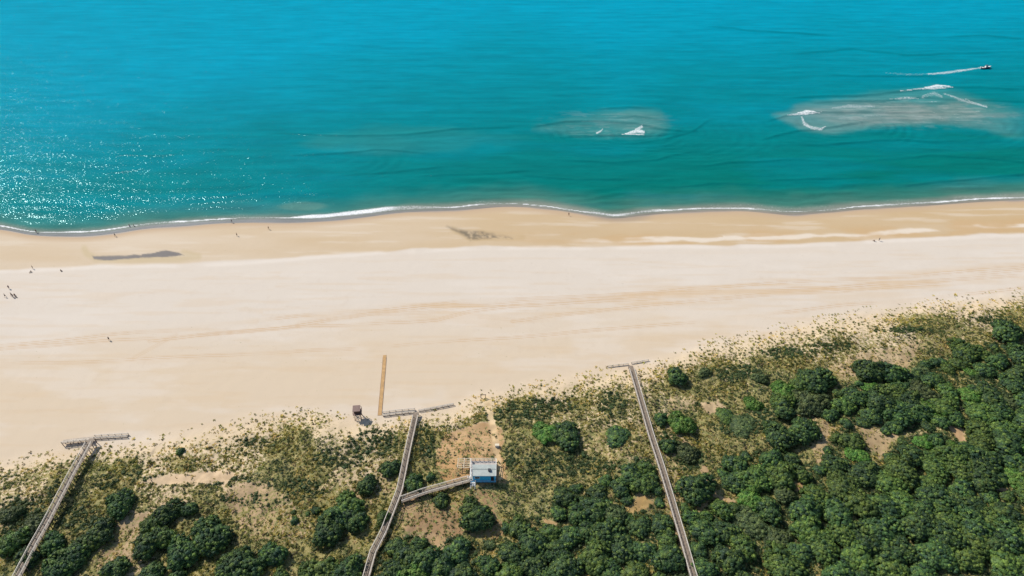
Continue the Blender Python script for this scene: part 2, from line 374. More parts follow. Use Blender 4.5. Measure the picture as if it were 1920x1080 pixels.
def make_ground():
    vs = np.concatenate([[-440, -400, -330, -250, -150, -50, 50, 150, 230, 300, 340], np.arange(362, 1120, 2.0), np.arange(1120, 1500, 12.0)])
    Y, W = sheet_lines(vs, [20, 50, 100, 200, 400, 900, 2000])
    X = A[None, :]*W[:, None]; Yg = np.broadcast_to(Y[:, None], X.shape)
    Z = ground_z(X, Yg)
    x, y, z = X.ravel(), Yg.ravel(), Z.ravel()
    u, v = project(x, y, z)
    n = len(x)
    dry = np.array((.560, .485, .400)); peach = np.array((.545, .435, .310)); tan = np.array((.450, .315, .165))
    col = np.tile(peach, (n, 1))
    def lay(m, c):
        nonlocal col; m = np.clip(m, 0, 1)[:, None]; col = col*(1 - m) + np.array(c)*m
    berm = curve(BERM, u); shore = curve(SHORE, u); dune = curve(DUNE, u)
    w1 = (fbm(x, y, 30, 3, 10) - .5)*50
    lay(1 - sstep(60, 190, v - berm + w1 + (1 - np.clip(u, 0, 1920)/1920)*-30), dry)
    st = fbm(x, y*3.0, 22, 4, 11)
    lay(sstep(.50, .72, st)*.35*sstep(0, 40, v - berm), (.60, .53, .45))
    st2 = fbm(x*.45, y*5.0, 10, 4, 19)
    lay(sstep(.5, .75, st2)*.22*sstep(0, 30, v - berm), (.52, .37, .22))
    # damp tan foreshore, richer to the right
    e = v - berm + (fbm(x, y, 12, 3, 12) - .5)*8
    fore = 1 - sstep(-3, 1.5, e)
    rich = .30 + .55*sstep(200, 1500, u) + (fbm(x*.5, y*2, 20, 4, 13) - .5)*.5
    lay(fore, tuple(dry*.3 + peach*.7)); lay(fore*rich, tan)
    st3 = fbm(x*.35, y*3.2, 9, 4, 14)
    lay(fore*sstep(.55, .75, st3)*.45, (.58, .49, .38))
    lay(fore*(1 - sstep(3, 20, np.abs(v - berm + 14 + (fbm(x, y, 9, 3, 15) - .5)*16)))*sstep(700, 1300, u)*.55*sstep(.42, .55, fbm(x*.5, y*2, 12, 4, 16)), (.47, .305, .15))
    # white crust of dry sand along the berm
    lay(sstep(6, 1, np.abs(v - berm - 3 + (fbm(x, y, 14, 3, 17) - .5)*6))*.5*sstep(.3, .5, fbm(x, y, 20, 3, 102) + .1), (.64, .57, .49))
    cr = np.abs(v - (berm - 11 + (u - 1150)*(-.006)) + (fbm(x, y, 10, 4, 18) - .5)*9)
    lay(sstep(5.5, 2, cr)*sstep(1040, 1180, u)*sstep(.36, .52, fbm(x*.5, y, 10, 3, 20))*.8, (.64, .56, .46))
    # wet sand at the swash and the pools
    ds = v - shore
    wet = 1 - sstep(-2, 3.5, ds + (fbm(x, y, 16, 3, 21) - .5)*5)
    lay(1 - sstep(1, 14, ds), (.44, .315, .20)); lay(wet, (.235, .215, .20))
    bay = sstep(11, 4, np.hypot((u - 1165)/6.5, (v - 408)/1.0)); lay(bay*.5, (.25, .20, .15)); wet = np.maximum(wet, bay*.4)
    pn = (fbm(x, y, 3.5, 4, 22) - .5)
    p1 = softpoly(u + pn*5, v + pn*3.5, POOL1, 1.2)
    p2 = softpoly(u + pn*8, v + pn*6, POOL2, 4)*sstep(.15, .85, fbm(x, y, 1.2, 3, 23) + .0026*(935 - u))
    halo1 = sstep(10, 2, segdist(u, v, [(158,466),(163,476),(180,485),(250,487),(330,486),(372,481),(345,474)])[0])
    halo2 = sstep(9, 1, segdist(u, v, [(850,430),(880,447),(980,445),(900,436)])[0])
    lay(halo1*.4, (.42, .33, .17)); lay(halo2*.45, (.42, .29, .14))
    lay(p1, (.125, .108, .098)); lay(p2*.85, (.13, .105, .07)); wet = np.maximum(wet, np.maximum(p1*.5, p2*.3))
    # wheel tracks
    for i, t in enumerate(TRACKS):
        wob = (fbm(x, y, 25, 2, 30 + i) - .5)*6
        d, _ = segdist(u, v + wob, t)
        s = sstep(1.3, .2, np.abs(d - 1.9))
        br = sstep(.3, .55, fbm(x, y, 18, 3, 40 + i))
        lay(s*br*(.50 if i < 5 else .3), (.46, .30, .17))
        lay(sstep(7, 2, d)*.10, (.52, .37, .22))
    zone = sstep(30, 5, np.abs(v - curve(TRACKS[1], u) - 10))*sstep(500, 900, u)
    lay(zone*sstep(.45, .65, fbm(x*.3, y*4, 8, 4, 50))*.45, (.52, .36, .20))
    # faint footprints
    ft = sstep(.72, .80, fbm(x, y, 2.2, 2, 51))*sstep(.5, .62, fbm(x, y, 30, 2, 52)); lay(ft*.10*sstep(20, 60, v - berm), (.45, .34, .24))
    # dune soil
    dd = v - dune
    lay(sstep(-4, 30, dd), (.575, .445, .285)); lay(sstep(80, 170, dd)*.75, (.42, .30, .165))
    lay(sstep(.48, .62, fbm(x, y, 14, 4, 53))*sstep(60, 120, dd)*.6, (.33, .215, .10))
    lay(sstep(.52, .60, fbm(x, y, 9, 4, 54))*sstep(90, 150, dd)*.55, (.26, .16, .095))
    for poly, c, keep in BARE:
        wa = 6 if keep < .06 else 26
        ins = softpoly(u + (fbm(x, y, 5, 4, 8) - .5)*wa, v + (fbm(x, y, 5, 4, 9) - .5)*wa*.7, poly, 3)
        lay(ins*(.85 if keep < .4 else .6)*(.72 + .5*(fbm(x, y, 2.5, 4, 99) - .3)), c); lay(ins*sstep(.5, .7, fbm(x, y, 4, 4, 100))*.35, (.24, .15, .075))
    # sandy foot trails through the scrub
    for t in ([(1300,670),(1345,690),(1390,720),(1440,752),(1470,770)], [(1250,700),(1300,715),(1340,745),(1336,800),(1342,850)], [(1180,760),(1330,800),(1420,810)], [(940,745),(960,760),(985,800)], [(1220,790),(1290,812),(1340,830)]):
        d, _ = segdist(u, v + (fbm(x, y, 8, 2, 60) - .5)*10, t); lay(sstep(2.4, .8, d)*.55, (.52, .38, .21))
    veg = veg_map(u, v, x, y)
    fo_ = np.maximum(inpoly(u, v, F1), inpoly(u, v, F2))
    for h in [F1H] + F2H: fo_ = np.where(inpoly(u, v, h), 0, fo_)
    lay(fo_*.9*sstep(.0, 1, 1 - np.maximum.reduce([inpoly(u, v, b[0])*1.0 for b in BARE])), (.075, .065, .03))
    veg = np.where(dd < -12, 0, veg*.86)
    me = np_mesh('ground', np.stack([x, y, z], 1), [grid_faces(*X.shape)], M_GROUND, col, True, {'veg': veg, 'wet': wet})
    tag(link('ground', me), kind='structure')
make_ground()

SWELLS = [  # crest lines over the shoals: polyline, height
 ([(1440,228),(1480,216),(1540,211),(1700,210)], .5), ([(1430,262),(1500,246),(1550,240),(1620,228)], .45),
 ([(1480,182),(1600,180),(1690,172),(1785,163),(1930,167)], .6), ([(1530,192),(1660,187),(1720,184),(1800,187),(1930,192)], .5),
 ([(1560,140),(1650,143),(1760,143)], .4), ([(1000,238),(1060,229),(1120,227),(1190,230),(1240,241),(1300,247)], .55),
 ([(1050,257),(1120,255),(1165,254),(1215,255),(1260,250)], .45), ([(1120,204),(1180,200),(1220,202)], .35), ([(1150,220),(1190,217),(1240,225)], .35),
 ([(520,250),(620,254),(760,252),(850,243),(960,238)], .45), ([(560,290),(640,288),(700,281),(800,285)], .40), ([(230,290),(300,293),(340,288)], .3), ([(200,325),(240,322),(270,316)], .3),
 ([(1330,50),(1440,58),(1560,66)], .4), ([(1320,312),(1400,303),(1470,300),(1540,302)], .35), ([(1440,337),(1500,336),(1570,336),(1640,332)], .35), ([(1260,352),(1330,345),(1420,346)], .3), ([(1500,272),(1590,268),(1680,262),(1780,266)], .35), ([(1180,268),(1240,262),(1300,246),(1330,225)], .3), ([(1060,300),(1140,306),(1230,300),(1300,284)], .3), ([(980,330),(1080,338),(1180,336)], .3), ([(1640,300),(1740,292),(1850,298),(1930,306)], .3), ([(1690,350),(1780,340),(1870,330),(1940,326)], .35), ([(800,330),(900,326),(990,320)], .28), ([(640,330),(740,322),(830,312)], .28), ([(1500,100),(1600,92),(1700,104),(1860,98)], .35), ([(1780,70),(1850,66),(1920,72)], .4)]
FOAM = [  # polyline, half width at points, strength
 ([(1476,216.5),(1500,215),(1540,211.5)], [.8, 2.0, .8], .95), ([(1495,213),(1512,209.5),(1528,211)], [1.0, 4.0, 1.0], 1.0),
 ([(1503,220),(1508,232),(1522,240),(1540,243),(1547,238)], [2.5, 4.0, 4.5, 2.5, .8], .75), ([(1536,243),(1549,237.5)], [1.2, 1.0], 1.0),
 ([(1688,171.5),(1715,169),(1735,166.5),(1786,164.5)], [.8, 1.0, 2.0, .8], 1.0), ([(1733,165),(1756,161.5),(1780,163)], [1.0, 3.6, 1.0], 1.0),
 ([(1668,187),(1700,184),(1722,185)], [1.0, 3.0, .8], .66), ([(1730,182),(1752,175),(1765,182)], [4, 6, 4], .56),
 ([(1560,203),(1590,199),(1640,200)], [2, 5, 2], .56), ([(1770,176),(1800,187),(1850,200)], [2.5, 3.0, 3.0], .62), ([(1810,186),(1850,201)], [.8, 1.2], .8),
 ([(1600,206),(1650,206)], [1, 1.5], .4), ([(1620,218),(1652,218)], [.6, .8], .5), ([(1790,215),(1815,216)], [.8, .8], .5), ([(1758,225),(1764,219)], [.7, .7], .6), ([(1700,197),(1720,196)], [.8,.8], .6), ([(1728,192),(1762,191)], [.8, 1.0], .6), ([(1829,209),(1838,208)], [1, 1], .7),
 ([(1165,252.5),(1207,253.5)], [.9, 1.3], 1.0), ([(1172,251),(1196,246),(1206,248)], [.8, 6.0, 4.0], .98), ([(1192,243),(1203,238)], [3.0, 4.0], .85),
 ([(1119,251),(1124,248),(1131,242)], [2.4, 2.6, 1.0], .9), ([(1140,251),(1160,250)], [.6, .8], .45),
 ([(1842,125.5),(1830,128.5),(1800,133),(1770,137),(1740,139.5)], [.8, 1.7, 2.8, 2.8, 2.0], .80), ([(1740,139.5),(1700,140),(1660,137)], [2.4, 3.0, 2.0], .42),
 ([(215,293),(240,291),(258,291)], [.8, 1.4, .6], .45), ([(200,326),(225,324),(245,320)], [.8, 1.4, .6], .4)]
def make_sea():
    vs = np.concatenate([[-452, -445, -435, -420, -395, -360, -310, -260, -210, -170, -130, -100, -75, -55, -40, -28, -18, -10], np.arange(-4, 452, 1.5), [460, 475]])
    Y, W = sheet_lines(vs, [])
    X = A[None, :]*W[:, None]; Yg = np.broadcast_to(Y[:, None], X.shape); x, y = X.ravel(), Yg.ravel()
    u, v = project(x, y, 0.0)
    n = len(x); shore = curve(SHORE, u); off = shore - v                # pixels seaward
    near = sstep(-60, 120, v)
    # swell
    wob = (fbm(x, y, 60, 3, 70) - .5)
    ph = y*.62 + wob*16 + x*.03
    z = (np.sin(ph)*.045 + np.sin(ph*.47 + x*.05)*.06)*near*sstep(0, 700, u + 250)
    z += (fbm(x*.4, y*1.3, 6, 3, 71) - .5)*.14*near
    fade = sstep(2, 25, off)
    z *= fade
    rip = sstep(110, 20, off)*sstep(8, 30, off)
    z += np.sin((y - .06*x)*.9 + (fbm(x, y, 25, 3, 74) - .5)*14)*.16*rip*sstep(.40, .6, fbm(x, y, 30, 2, 75))
    for cu, cv, r0, r1, am in ((1175, 243, 5, 75, .10), (1250, 250, 20, 90, .07), (1560, 232, 10, 80, .08), (1740, 225, 30, 100, .07), (620, 300, 5, 70, .06)):
        cx, cy = unproject(cu, cv, 0); rr = np.hypot(x - cx, (y - cy)*1.6)
        z += am*1.1*np.sin(rr*.95 + (fbm(x, y, 18, 3, 93) - .5)*9)*sstep(r0, r0 + 10, rr)*sstep(r1, r1*.4, rr)*sstep(14, -6, y - cy)*sstep(.32, .5, fbm(x, y, 16, 2, 94))
    crest = np.zeros(n)
    for pts, hgt in SWELLS:
        uw = v + (fbm(x, y, 20, 2, 72) - .5)*5
        a = np.array(pts, float); vv = np.interp(u, a[:, 0], a[:, 1]); ends = sstep(a[0, 0] - 30, a[0, 0] + 30, u)*(1 - sstep(a[-1, 0] - 30, a[-1, 0] + 30, u))
        d = (vv - uw)                                                # positive = seaward (above in picture)
        s = np.where(d > 0, np.exp(-(d/4.2)**2), np.exp(-(d/1.1)**2))
        z += s*ends*hgt*.8; crest = np.maximum(crest, ends*np.exp(-((d + .9)/1.6)**2))
    # body colour of the water, some sky reflection and glare painted in: green over the shelf, blue further out, milky over the shoals
    col = np.zeros((n, 3)); green = np.array((.0, .136, .108)); teal = np.array((.0, .178, .198)); blue = np.array((.0, .256, .360))
    col[:] = green
    def lay(m, c):
        nonlocal col; m = np.clip(m, 0, 1)[:, None]; col = col*(1 - m) + np.array(c)*m
    left = 1 - sstep(0, 1500, u)  # paler water to the left: glare veil painted into the colour
    dd = off + (fbm(x, y, 90, 3, 73) - .5)*110
    lay(sstep(10 - 60*left, 260 - 90*left, dd + left*50), teal); lay(sstep(140, 430, dd + left*70), blue)
    lay(sstep(.5, .7, fbm(x*.35, y*1.6, 30, 4, 76))*.22, (.0, .22, .30))
    wu = u + (fbm(x, y, 18, 4, 95) - .5)*40; wv2 = v + (fbm(x, y, 12, 4, 96) - .5)*11
    BAR2 = [(1455,216),(1490,196),(1560,184),(1660,173),(1760,163),(1800,173),(1860,190),(1900,205),(1990,208),(1990,262),(1900,255),(1850,240),(1780,234),(1700,235),(1640,238),(1580,245),(1540,248),(1500,240)]
    BAR1 = [(990,243),(1060,224),(1130,208),(1200,200),(1238,206),(1264,240),(1240,252),(1180,259),(1120,258),(1050,252)]
    botm = sstep(150, 230, v)
    rf = sstep(2000, 1800, u)
    lay(softpoly(wu, wv2, BAR2, 10)*.42*rf, (.05,.225,.205)); lay(softpoly(wu, wv2, BAR2, 6)*botm*.42*sstep(1960, 1780, u), (.17,.24,.215))
    lay(softpoly(wu, wv2, BAR1, 8)*.52, (.055,.205,.185))
    shoal = [((1650,214), (150,24), .35, (.22,.25,.225)), ((1190,230), (75,24), .30, (.13,.235,.20)),
             ((780,262), (230,30), .40, (.02,.20,.19)), ((565,387), (50,9), .45, (.13,.25,.20)), ((670,270), (110,22), .2, (.03,.20,.19))]
    for (cu, cv), (ru, rv), s, c in shoal:
        q = np.hypot((u - cu)/ru, (v - cv)/rv) + (fbm(x, y, 22, 4, 77) - .5)*.9
        lay(sstep(1.05, .55, q)*s, c)
    q = np.hypot((u - 1745)/160, (v - 212)/24) + (fbm(x, y, 10, 4, 78) - .5)*1.1
    lay(sstep(1.0, .35, q)*.38, (.25, .26, .225))
    streak = fbm(x*.30 + y*.05, y*1.6, 2.6, 4, 87); near_bar = np.maximum(sstep(1.1, .5, np.hypot((u - 1710)/220, (v - 212)/32)), .5*sstep(1.1, .6, np.hypot((u - 1140)/140, (v - 232)/30)))
    lay(near_bar*sstep(.55, .70, streak)*.22, (.38, .40, .38)); lay(near_bar*sstep(.47, .34, streak)*.35, (.05, .15, .14))
    wv = (fbm(x, y, 16, 3, 79) - .5)*18
    murk = 1 - sstep(5, 52, off + wv)
    lay(murk*.55, (.10, .185, .14)); lay((1 - sstep(5, 19, off + wv*.3)), (.205, .225, .185))
    lay(crest*.35, (.0, .10, .10))  # shade on the shoreward wave faces, painted into the colour
    thick = 1.5 + 4.2*sstep(530, 590, u)*(1 - sstep(760, 840, u)) + 2.6*sstep(1085, 1120, u)*(1 - sstep(1230, 1260, u)) + .9*sstep(90, 150, u)*(1 - sstep(330, 360, u)) + (fbm(x, y, 26, 3, 80) - .5)*2.6
    fl = 7.0 - 2.5*sstep(600, 900, u) + (fbm(x, y, 30, 3, 101) - .5)*5.0
    grey = 1 - sstep(fl - 4.0, fl + .5, off)
    gcol = np.array((.245, .240, .240))*(1 - sstep(500, 1200, u)[:, None]) + np.array((.255, .215, .175))*sstep(500, 1200, u)[:, None]
    gm = grey[:, None]*.78; col = col*(1 - gm) + gcol*gm
    foam = sstep(1.0, .35, np.abs(off - fl - thick*.6 + (fbm(x, y, 14, 3, 81) - .5)*1.5)/np.maximum(thick, .3))*1.05
    gaps = .58 + .55*sstep(.34, .6, fbm(x, y, 22, 3, 82)); foam = foam*gaps
    foam = np.maximum(foam, .33*(1 - sstep(3, 9, np.abs(off - fl - 5)))*sstep(.42, .6, fbm(x, y, 8, 3, 83)))
    for pts, ws, s in FOAM:
        d, p = segdist(u, v + (fbm(x, y, 4, 2, 84) - .5)*1.6, pts)
        w = np.interp(p*(len(pts) - 1), np.arange(len(pts)), ws)
        foam = np.maximum(foam, sstep(1.45, .25, d/w)*s)
    lace = sstep(1.0, .4, np.hypot((u - 1745)/150, (v - 212)/24)); foam = np.maximum(foam, lace*sstep(.58, .72, fbm(x*.5, y, 6, 4, 85))*.42)
    z = z + np.clip(foam, 0, 1)*.12*fade
    z = np.where(off < 2, np.minimum(z, .0) + np.maximum((off - 2)*.045, -1.2), z)
    me = np_mesh('sea', np.stack([x, y, z], 1), [grid_faces(*X.shape)], M_WATER, col, True, {'foam': foam, 'chop': sstep(fl + 6, fl + 26, off)})
    tag(link('sea', me), kind='structure')
make_sea()

# ------------------------------------------------------------------ dune plants (too many to count)
def cover_candidates(dens, seed):
    """uniform random points over the dune strip, per square metre density dens"""
    r = np.random.RandomState(seed)
    x0, x1, y0, y1 = -250, 330, 80, 330
    n = int((x1 - x0)*(y1 - y0)*dens)
    x = r.uniform(x0, x1, n); y = r.uniform(y0, y1, n)
    u, v = project(x, y, 2.0)
    k = (u > -60) & (u < 1980) & (v < 1110) & (v > curve(DUNE, u) - 14)
    return x[k], y[k], u[k], v[k], r
B1 = [(173,822),(119,919),(92,974),(67,1019),(33,1080),(18,1108)]
B2 = [(781,773),(763,853),(750,920),(737,953),(720,997),(700,1037),(689,1075),(680,1110)]
B3 = [(1182,686),(1203,757),(1220,817),(1241,880),(1260,945),(1277,1003),(1297,1070),(1308,1108)]
BR = [(752,938),(800,922),(880,899)]
def off_walks(u, v, m):
    ok = np.ones(np.shape(u), bool)
    for p in (B1, B2, B3, BR):
        ok &= segdist(u, v, p)[0] > m
    return ok
def palette(r, n, cols, p, jit=.18):
    c = np.array(cols)[r.choice(len(cols), n, p=p)]
    return c*(1 + (r.rand(n, 1) - .5)*2*jit)
DENSE = [((205,907),(30,13)), ((570,918),(45,22)), ((480,938),(75,13)), ((250,888),(30,8)), ((45,965),(70,34)), ((150,970),(45,30)), ((40,1010),(50,34)), ((110,925),(25,25)), ((300,900),(60,8)), ((430,905),(50,10)),
         ((1480,665),(60,14)), ((1380,700),(50,16)), ((1560,650),(50,8)), ((1700,622),(70,6)), ((1860,600),(50,7)), ((1390,800),(60,22)), ((1430,780),(50,14)), ((1290,860),(40,26)), ((1330,760),(40,8)), ((980,780),(60,24)), ((1110,880),(60,16)), ((1020,760),(80,14)), ((1250,830),(22,24)), ((480,830),(40,10)), ((640,860),(60,22)), ((1800,700),(70,16)), ((1050,870),(90,30)), ((1150,760),(30,30)), ((960,860),(20,24)), ((800,830),(18,40)), ((700,830),(50,30))]
def dense_map(u, v):
    d = np.zeros(np.shape(u))
    for (cu, cv), (ru, rv) in DENSE:
        d = np.maximum(d, sstep(1.25, .6, np.hypot((u - cu)/ru, (v - cv)/rv)))
    return d
def tone_map(x, y, v, u):
    a = sstep(.42, .62, fbm(x, y, 17, 3, 97))[:, None]; b = sstep(.5, .66, fbm(x, y, 11, 3, 98))[:, None]
    e = sstep(70, 10, v - curve(DUNE, u))[:, None]
    t = np.array((1.0, 1.0, 1.0))*(1 - a) + np.array((.72, .84, .95))*a
    t = t*(1 - b) + np.array((1.15, 1.05, .8))*b
    return t*(1 - e*.5) + np.array((1.7, 1.6, .9))*e*.5
def make_grass():
    """tussocks of beach grass: fans of narrow blades"""
    x, y, u, v, r = cover_candidates(2.6, 21)
    cov = veg_map(u, v, x, y)
    ed = v - curve(DUNE, u)
    clus = fbm(x, y, 5, 3, 90)
    acc = (cov*1.0 + .16*sstep(-12, 0, ed))*sstep(.34, .56, clus + .25*cov)
    k = (r.rand(len(x)) < acc) & off_walks(u, v, 5)
    x, y, u, v = x[k], y[k], u[k], v[k]; n = len(x); z = ground_z(x, y)
    rad = r.uniform(.18, .46, n)*(1 + .6*(r.rand(n) < .25)); nb = 10
    ang = r.rand(n, nb)*2*math.pi; ln = rad[:, None]*r.uniform(.6, 1.15, (n, nb)); ht = rad[:, None]*r.uniform(.3, .9, (n, nb))
    ca, sa = np.cos(ang), np.sin(ang); w = rad[:, None]*.20 + 0*ang; o = rad[:, None]*r.uniform(0, .3, (n, nb))
    bx = x[:, None] + ca*o; by = y[:, None] + sa*o; bz = z[:, None] - .05 + 0*ang
    P = np.stack([np.stack([bx - sa*w, by + ca*w, bz + 0*w], -1), np.stack([bx + sa*w, by - ca*w, bz + 0*w], -1),
                  np.stack([bx + ca*ln*.7 + sa*w*.7, by + sa*ln*.7 - ca*w*.7, bz + ht*.8], -1), np.stack([bx + ca*ln*.7 - sa*w*.7, by + sa*ln*.7 + ca*w*.7, bz + ht*.8], -1)], 2)
    V = P.reshape(-1, 3); Fq = np.arange(len(V)).reshape(-1, 4)
    c = palette(r, n, [(.38,.35,.09), (.13,.14,.04), (.52,.44,.20), (.12,.095,.05), (.27,.28,.065)], [.26, .24, .18, .10, .22])
    c = np.repeat(c*1.10*tone_map(x, y, v, u), nb*4, 0)
    tag(link('dune_grass', np_mesh('dune_grass', V, [Fq], M_SCRUB, c)), 'tussocks of olive and yellow beach grass dotted over the sandy dunes', 'beach grass', kind='stuff')
def make_scrub():
    """low cushions of scrub: lumpy mounds covered in leaf faces"""
    x, y, u, v, r = cover_candidates(2.5, 22)
    cov = veg_map(u, v, x, y); dn = np.maximum(dense_map(u, v), .9*np.maximum(inpoly(u, v, F1), inpoly(u, v, F2))); ed = v - curve(DUNE, u)
    clus = fbm(x, y, 3.6, 4, 91)
    acc = np.maximum(cov*.62*sstep(.42, .60, clus + .12*cov)*sstep(-8, 34, ed), dn*.75)
    for h in [F1H] + F2H: acc = np.where(inpoly(u, v, h), 0, acc)
    for b in BARE: acc = np.where(inpoly(u, v, b[0]), acc*b[2]*.6, acc)
    k = (r.rand(len(x)) < acc) & off_walks(u, v, 9)
    x, y, u, v, dn = x[k], y[k], u[k], v[k], dn[k]; n = len(x); z = ground_z(x, y)
    rad = r.uniform(.18, .50, n)*(1 + .6*dn)*(1 + .6*(r.rand(n) < .15)); hh = rad*r.uniform(.5, 1.0, n)
    rr = np.array([0] + [.6]*6 + [1.0]*8); aa = np.concatenate([[0], np.arange(6)/6*2*math.pi, np.arange(8)/8*2*math.pi + .2]); zz = np.array([.92] + [.72]*6 + [-.25]*8)
    tx = rr*np.cos(aa)*.68; ty = rr*np.sin(aa)*.68; zz = zz*.75
    jit = 1 + (r.rand(n, 15) - .5)*.4
    core = np.stack([x[:, None] + tx*rad[:, None]*jit, y[:, None] + ty*rad[:, None]*jit, z[:, None] + zz*hh[:, None]*jit], -1).reshape(-1, 3)
    tri = [(0, 1 + i, 1 + (i + 1) % 6) for i in range(6)]
    ia = [1 + i for i in range(6)]; oa = [7 + i for i in range(8)]
    i = j = 0
    while i < 6 or j < 8:
        if j/8 <= i/6 and j < 8: tri.append((ia[i % 6], oa[j % 8], oa[(j + 1) % 8])); j += 1
        else: tri.append((ia[i % 6], oa[j % 8], ia[(i + 1) % 6])); i += 1
    tri = np.array(tri); Ft = (tri[None] + (np.arange(n)*15)[:, None, None]).reshape(-1, 3)
    nl = 22
    th = r.rand(n, nl)*2*math.pi; ph = np.arccos(r.rand(n, nl)*.95)
    d = np.stack([np.sin(ph)*np.cos(th), np.sin(ph)*np.sin(th), np.cos(ph)], -1)
    c0 = np.stack([x, y, z], -1)[:, None] + d*np.stack([rad, rad, hh], -1)[:, None]*r.uniform(.65, 1.35, (n, nl, 1))
    nn = d + r.normal(0, .45, d.shape); nn /= np.linalg.norm(nn, axis=-1, keepdims=True)
    t1 = np.cross(nn, r.normal(0, 1, d.shape)); t1 /= np.linalg.norm(t1, axis=-1, keepdims=True); t2 = np.cross(nn, t1)
    s = r.uniform(.07, .17, (n, nl, 1))
    P = np.stack([c0 - t1*s, c0 - t2*s*.6, c0 + t1*s, c0 + t2*s*.6], 2).reshape(-1, 3)
    Fq = np.arange(len(P)).reshape(-1, 4) + len(core)
    c = palette(r, n, [(.095,.140,.040), (.065,.100,.040), (.160,.180,.050), (.14,.12,.06), (.25,.25,.075)], [.27, .18, .27, .08, .20])
    c = c*.98*tone_map(x, y, v, u); gd = (sstep(.35, .7, dn)*.8)[:, None]; c = c*(1 - gd) + np.array((.050, .095, .030))*r.uniform(.6, 1.5, (n, 1))*gd
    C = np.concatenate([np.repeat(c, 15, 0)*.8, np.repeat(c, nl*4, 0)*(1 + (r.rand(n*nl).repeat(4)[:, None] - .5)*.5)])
    tag(link('low_scrub', np_mesh('low_scrub', np.concatenate([core, P]), [Ft, Fq], M_SCRUB, C)), 'low dark green scrub matted over the dunes between grass and bushes', 'scrub', kind='stuff')
make_grass(); make_scrub()

# ------------------------------------------------------------------ bushes and trees
def ico():
    t = (1 + 5**.5)/2
    v = np.array([(-1,t,0),(1,t,0),(-1,-t,0),(1,-t,0),(0,-1,t),(0,1,t),(0,-1,-t),(0,1,-t),(t,0,-1),(t,0,1),(-t,0,-1),(-t,0,1)], float)
    f = [(0,11,5),(0,5,1),(0,1,7),(0,7,10),(0,10,11),(1,5,9),(5,11,4),(11,10,2),(10,7,6),(7,1,8),(3,9,4),(3,4,2),(3,2,6),(3,6,8),(3,8,9),(4,9,5),(2,4,11),(6,2,10),(8,6,7),(9,8,1)]
    v /= np.linalg.norm(v[0]); vl = list(map(tuple, v)); c = {}
    def mid(a, b):
        k = (min(a, b), max(a, b))
        if k not in c:
            m = (np.array(vl[a]) + np.array(vl[b])); m /= np.linalg.norm(m); vl.append(tuple(m)); c[k] = len(vl) - 1
        return c[k]
    nf = []
    for a, b, d in f:
        x, y, z = mid(a, b), mid(b, d), mid(d, a); nf += [(a, x, z), (b, y, x), (d, z, y), (x, y, z)]
    return np.array(vl), np.array(nf)
ICO_V, ICO_F = ico()
def crown_mesh(Rc, Hc, seed, tones):
    """a crown of many leafy puffs over a lobed dome; leaves are small faces all round each puff"""
    r = np.random.RandomState(seed)
    pr = .32 + .018*Rc
    n = int(2*math.pi*Rc*Rc*.62/(pr*pr*.95)) + 6
    g = (np.arange(n) + .5)/n; th = np.arange(n)*2.39996 + r.normal(0, .35, n)
    cz = 1 - g*1.02; cz = np.clip(cz + r.normal(0, .05, n), 0, 1); sr = np.sqrt(1 - cz*cz)
    lob = 1 + .16*np.sin(th*2 + seed) + .12*np.sin(th*3 + seed*1.7) + .08*np.sin(th*5 + seed*.6)
    dep = r.uniform(.74, 1.05, n)*lob
    c = np.stack([sr*np.cos(th)*dep*(Rc - pr*.6), sr*np.sin(th)*dep*(Rc - pr*.6), .25*Hc + cz*dep*(Hc*.75 - pr*.5)], 1)
    c[:, 2] = np.maximum(c[:, 2], pr*.55)
    rad = pr*r.uniform(.6, 1.35, n)
    tone = np.array(tones)[r.choice(len(tones), n)]*(1 + (r.rand(n, 1) - .5)*.7)
    iv = ICO_V[None]*(rad[:, None]*r.uniform(.72, .95, (n, len(ICO_V))))[..., None]*np.array((1, 1, .85)) + c[:, None]
    Vc = iv.reshape(-1, 3); Fc = (ICO_F[None] + (np.arange(n)*len(ICO_V))[:, None, None]).reshape(-1, 3)
    inner = np.array([(0, 0, Hc*.42)]); Vi = ICO_V*np.array((Rc*.72, Rc*.72, Hc*.42)) + inner; Fi = ICO_F + len(Vc)
    nl = 40
    d = r.normal(0, 1, (n, nl, 3)); d[..., 2] = np.abs(d[..., 2])*1.0 - .35
    d += (c - np.array((0, 0, Hc*.3)))[:, None]/Rc*.7
    d /= np.linalg.norm(d, axis=-1, keepdims=True)
    p = c[:, None] + d*rad[:, None, None]*r.uniform(.8, 1.28, (n, nl, 1))*np.array((1, 1, .9))
    cd = c - np.array((0, 0, Hc*.15)); cd = cd/np.linalg.norm(cd, axis=1)[:, None]
    nn = d*.75 + cd[:, None]*.5 + r.normal(0, .36, d.shape); nn /= np.linalg.norm(nn, axis=-1, keepdims=True)
    t1 = np.cross(nn, r.normal(0, 1, d.shape)); t1 /= np.linalg.norm(t1, axis=-1, keepdims=True); t2 = np.cross(nn, t1)
    s = r.uniform(.09, .21, (n, nl, 1))
    P = np.stack([p - t1*s, p - t2*s*.55, p + t1*s, p + t2*s*.55], 2).reshape(-1, 3)
    Fl = np.arange(len(P)).reshape(-1, 4) + len(Vc) + len(Vi)
    C = np.concatenate([np.repeat(tone, len(ICO_V), 0), np.tile(tone.mean(0), (len(Vi), 1)), np.repeat(tone, nl*4, 0)*(1 + (r.rand(n*nl).repeat(4)[:, None] - .5)*.7)])
    return np_mesh('crown', np.concatenate([Vc, Vi, P]), [Fc, Fi, Fl], M_LEAF, C)
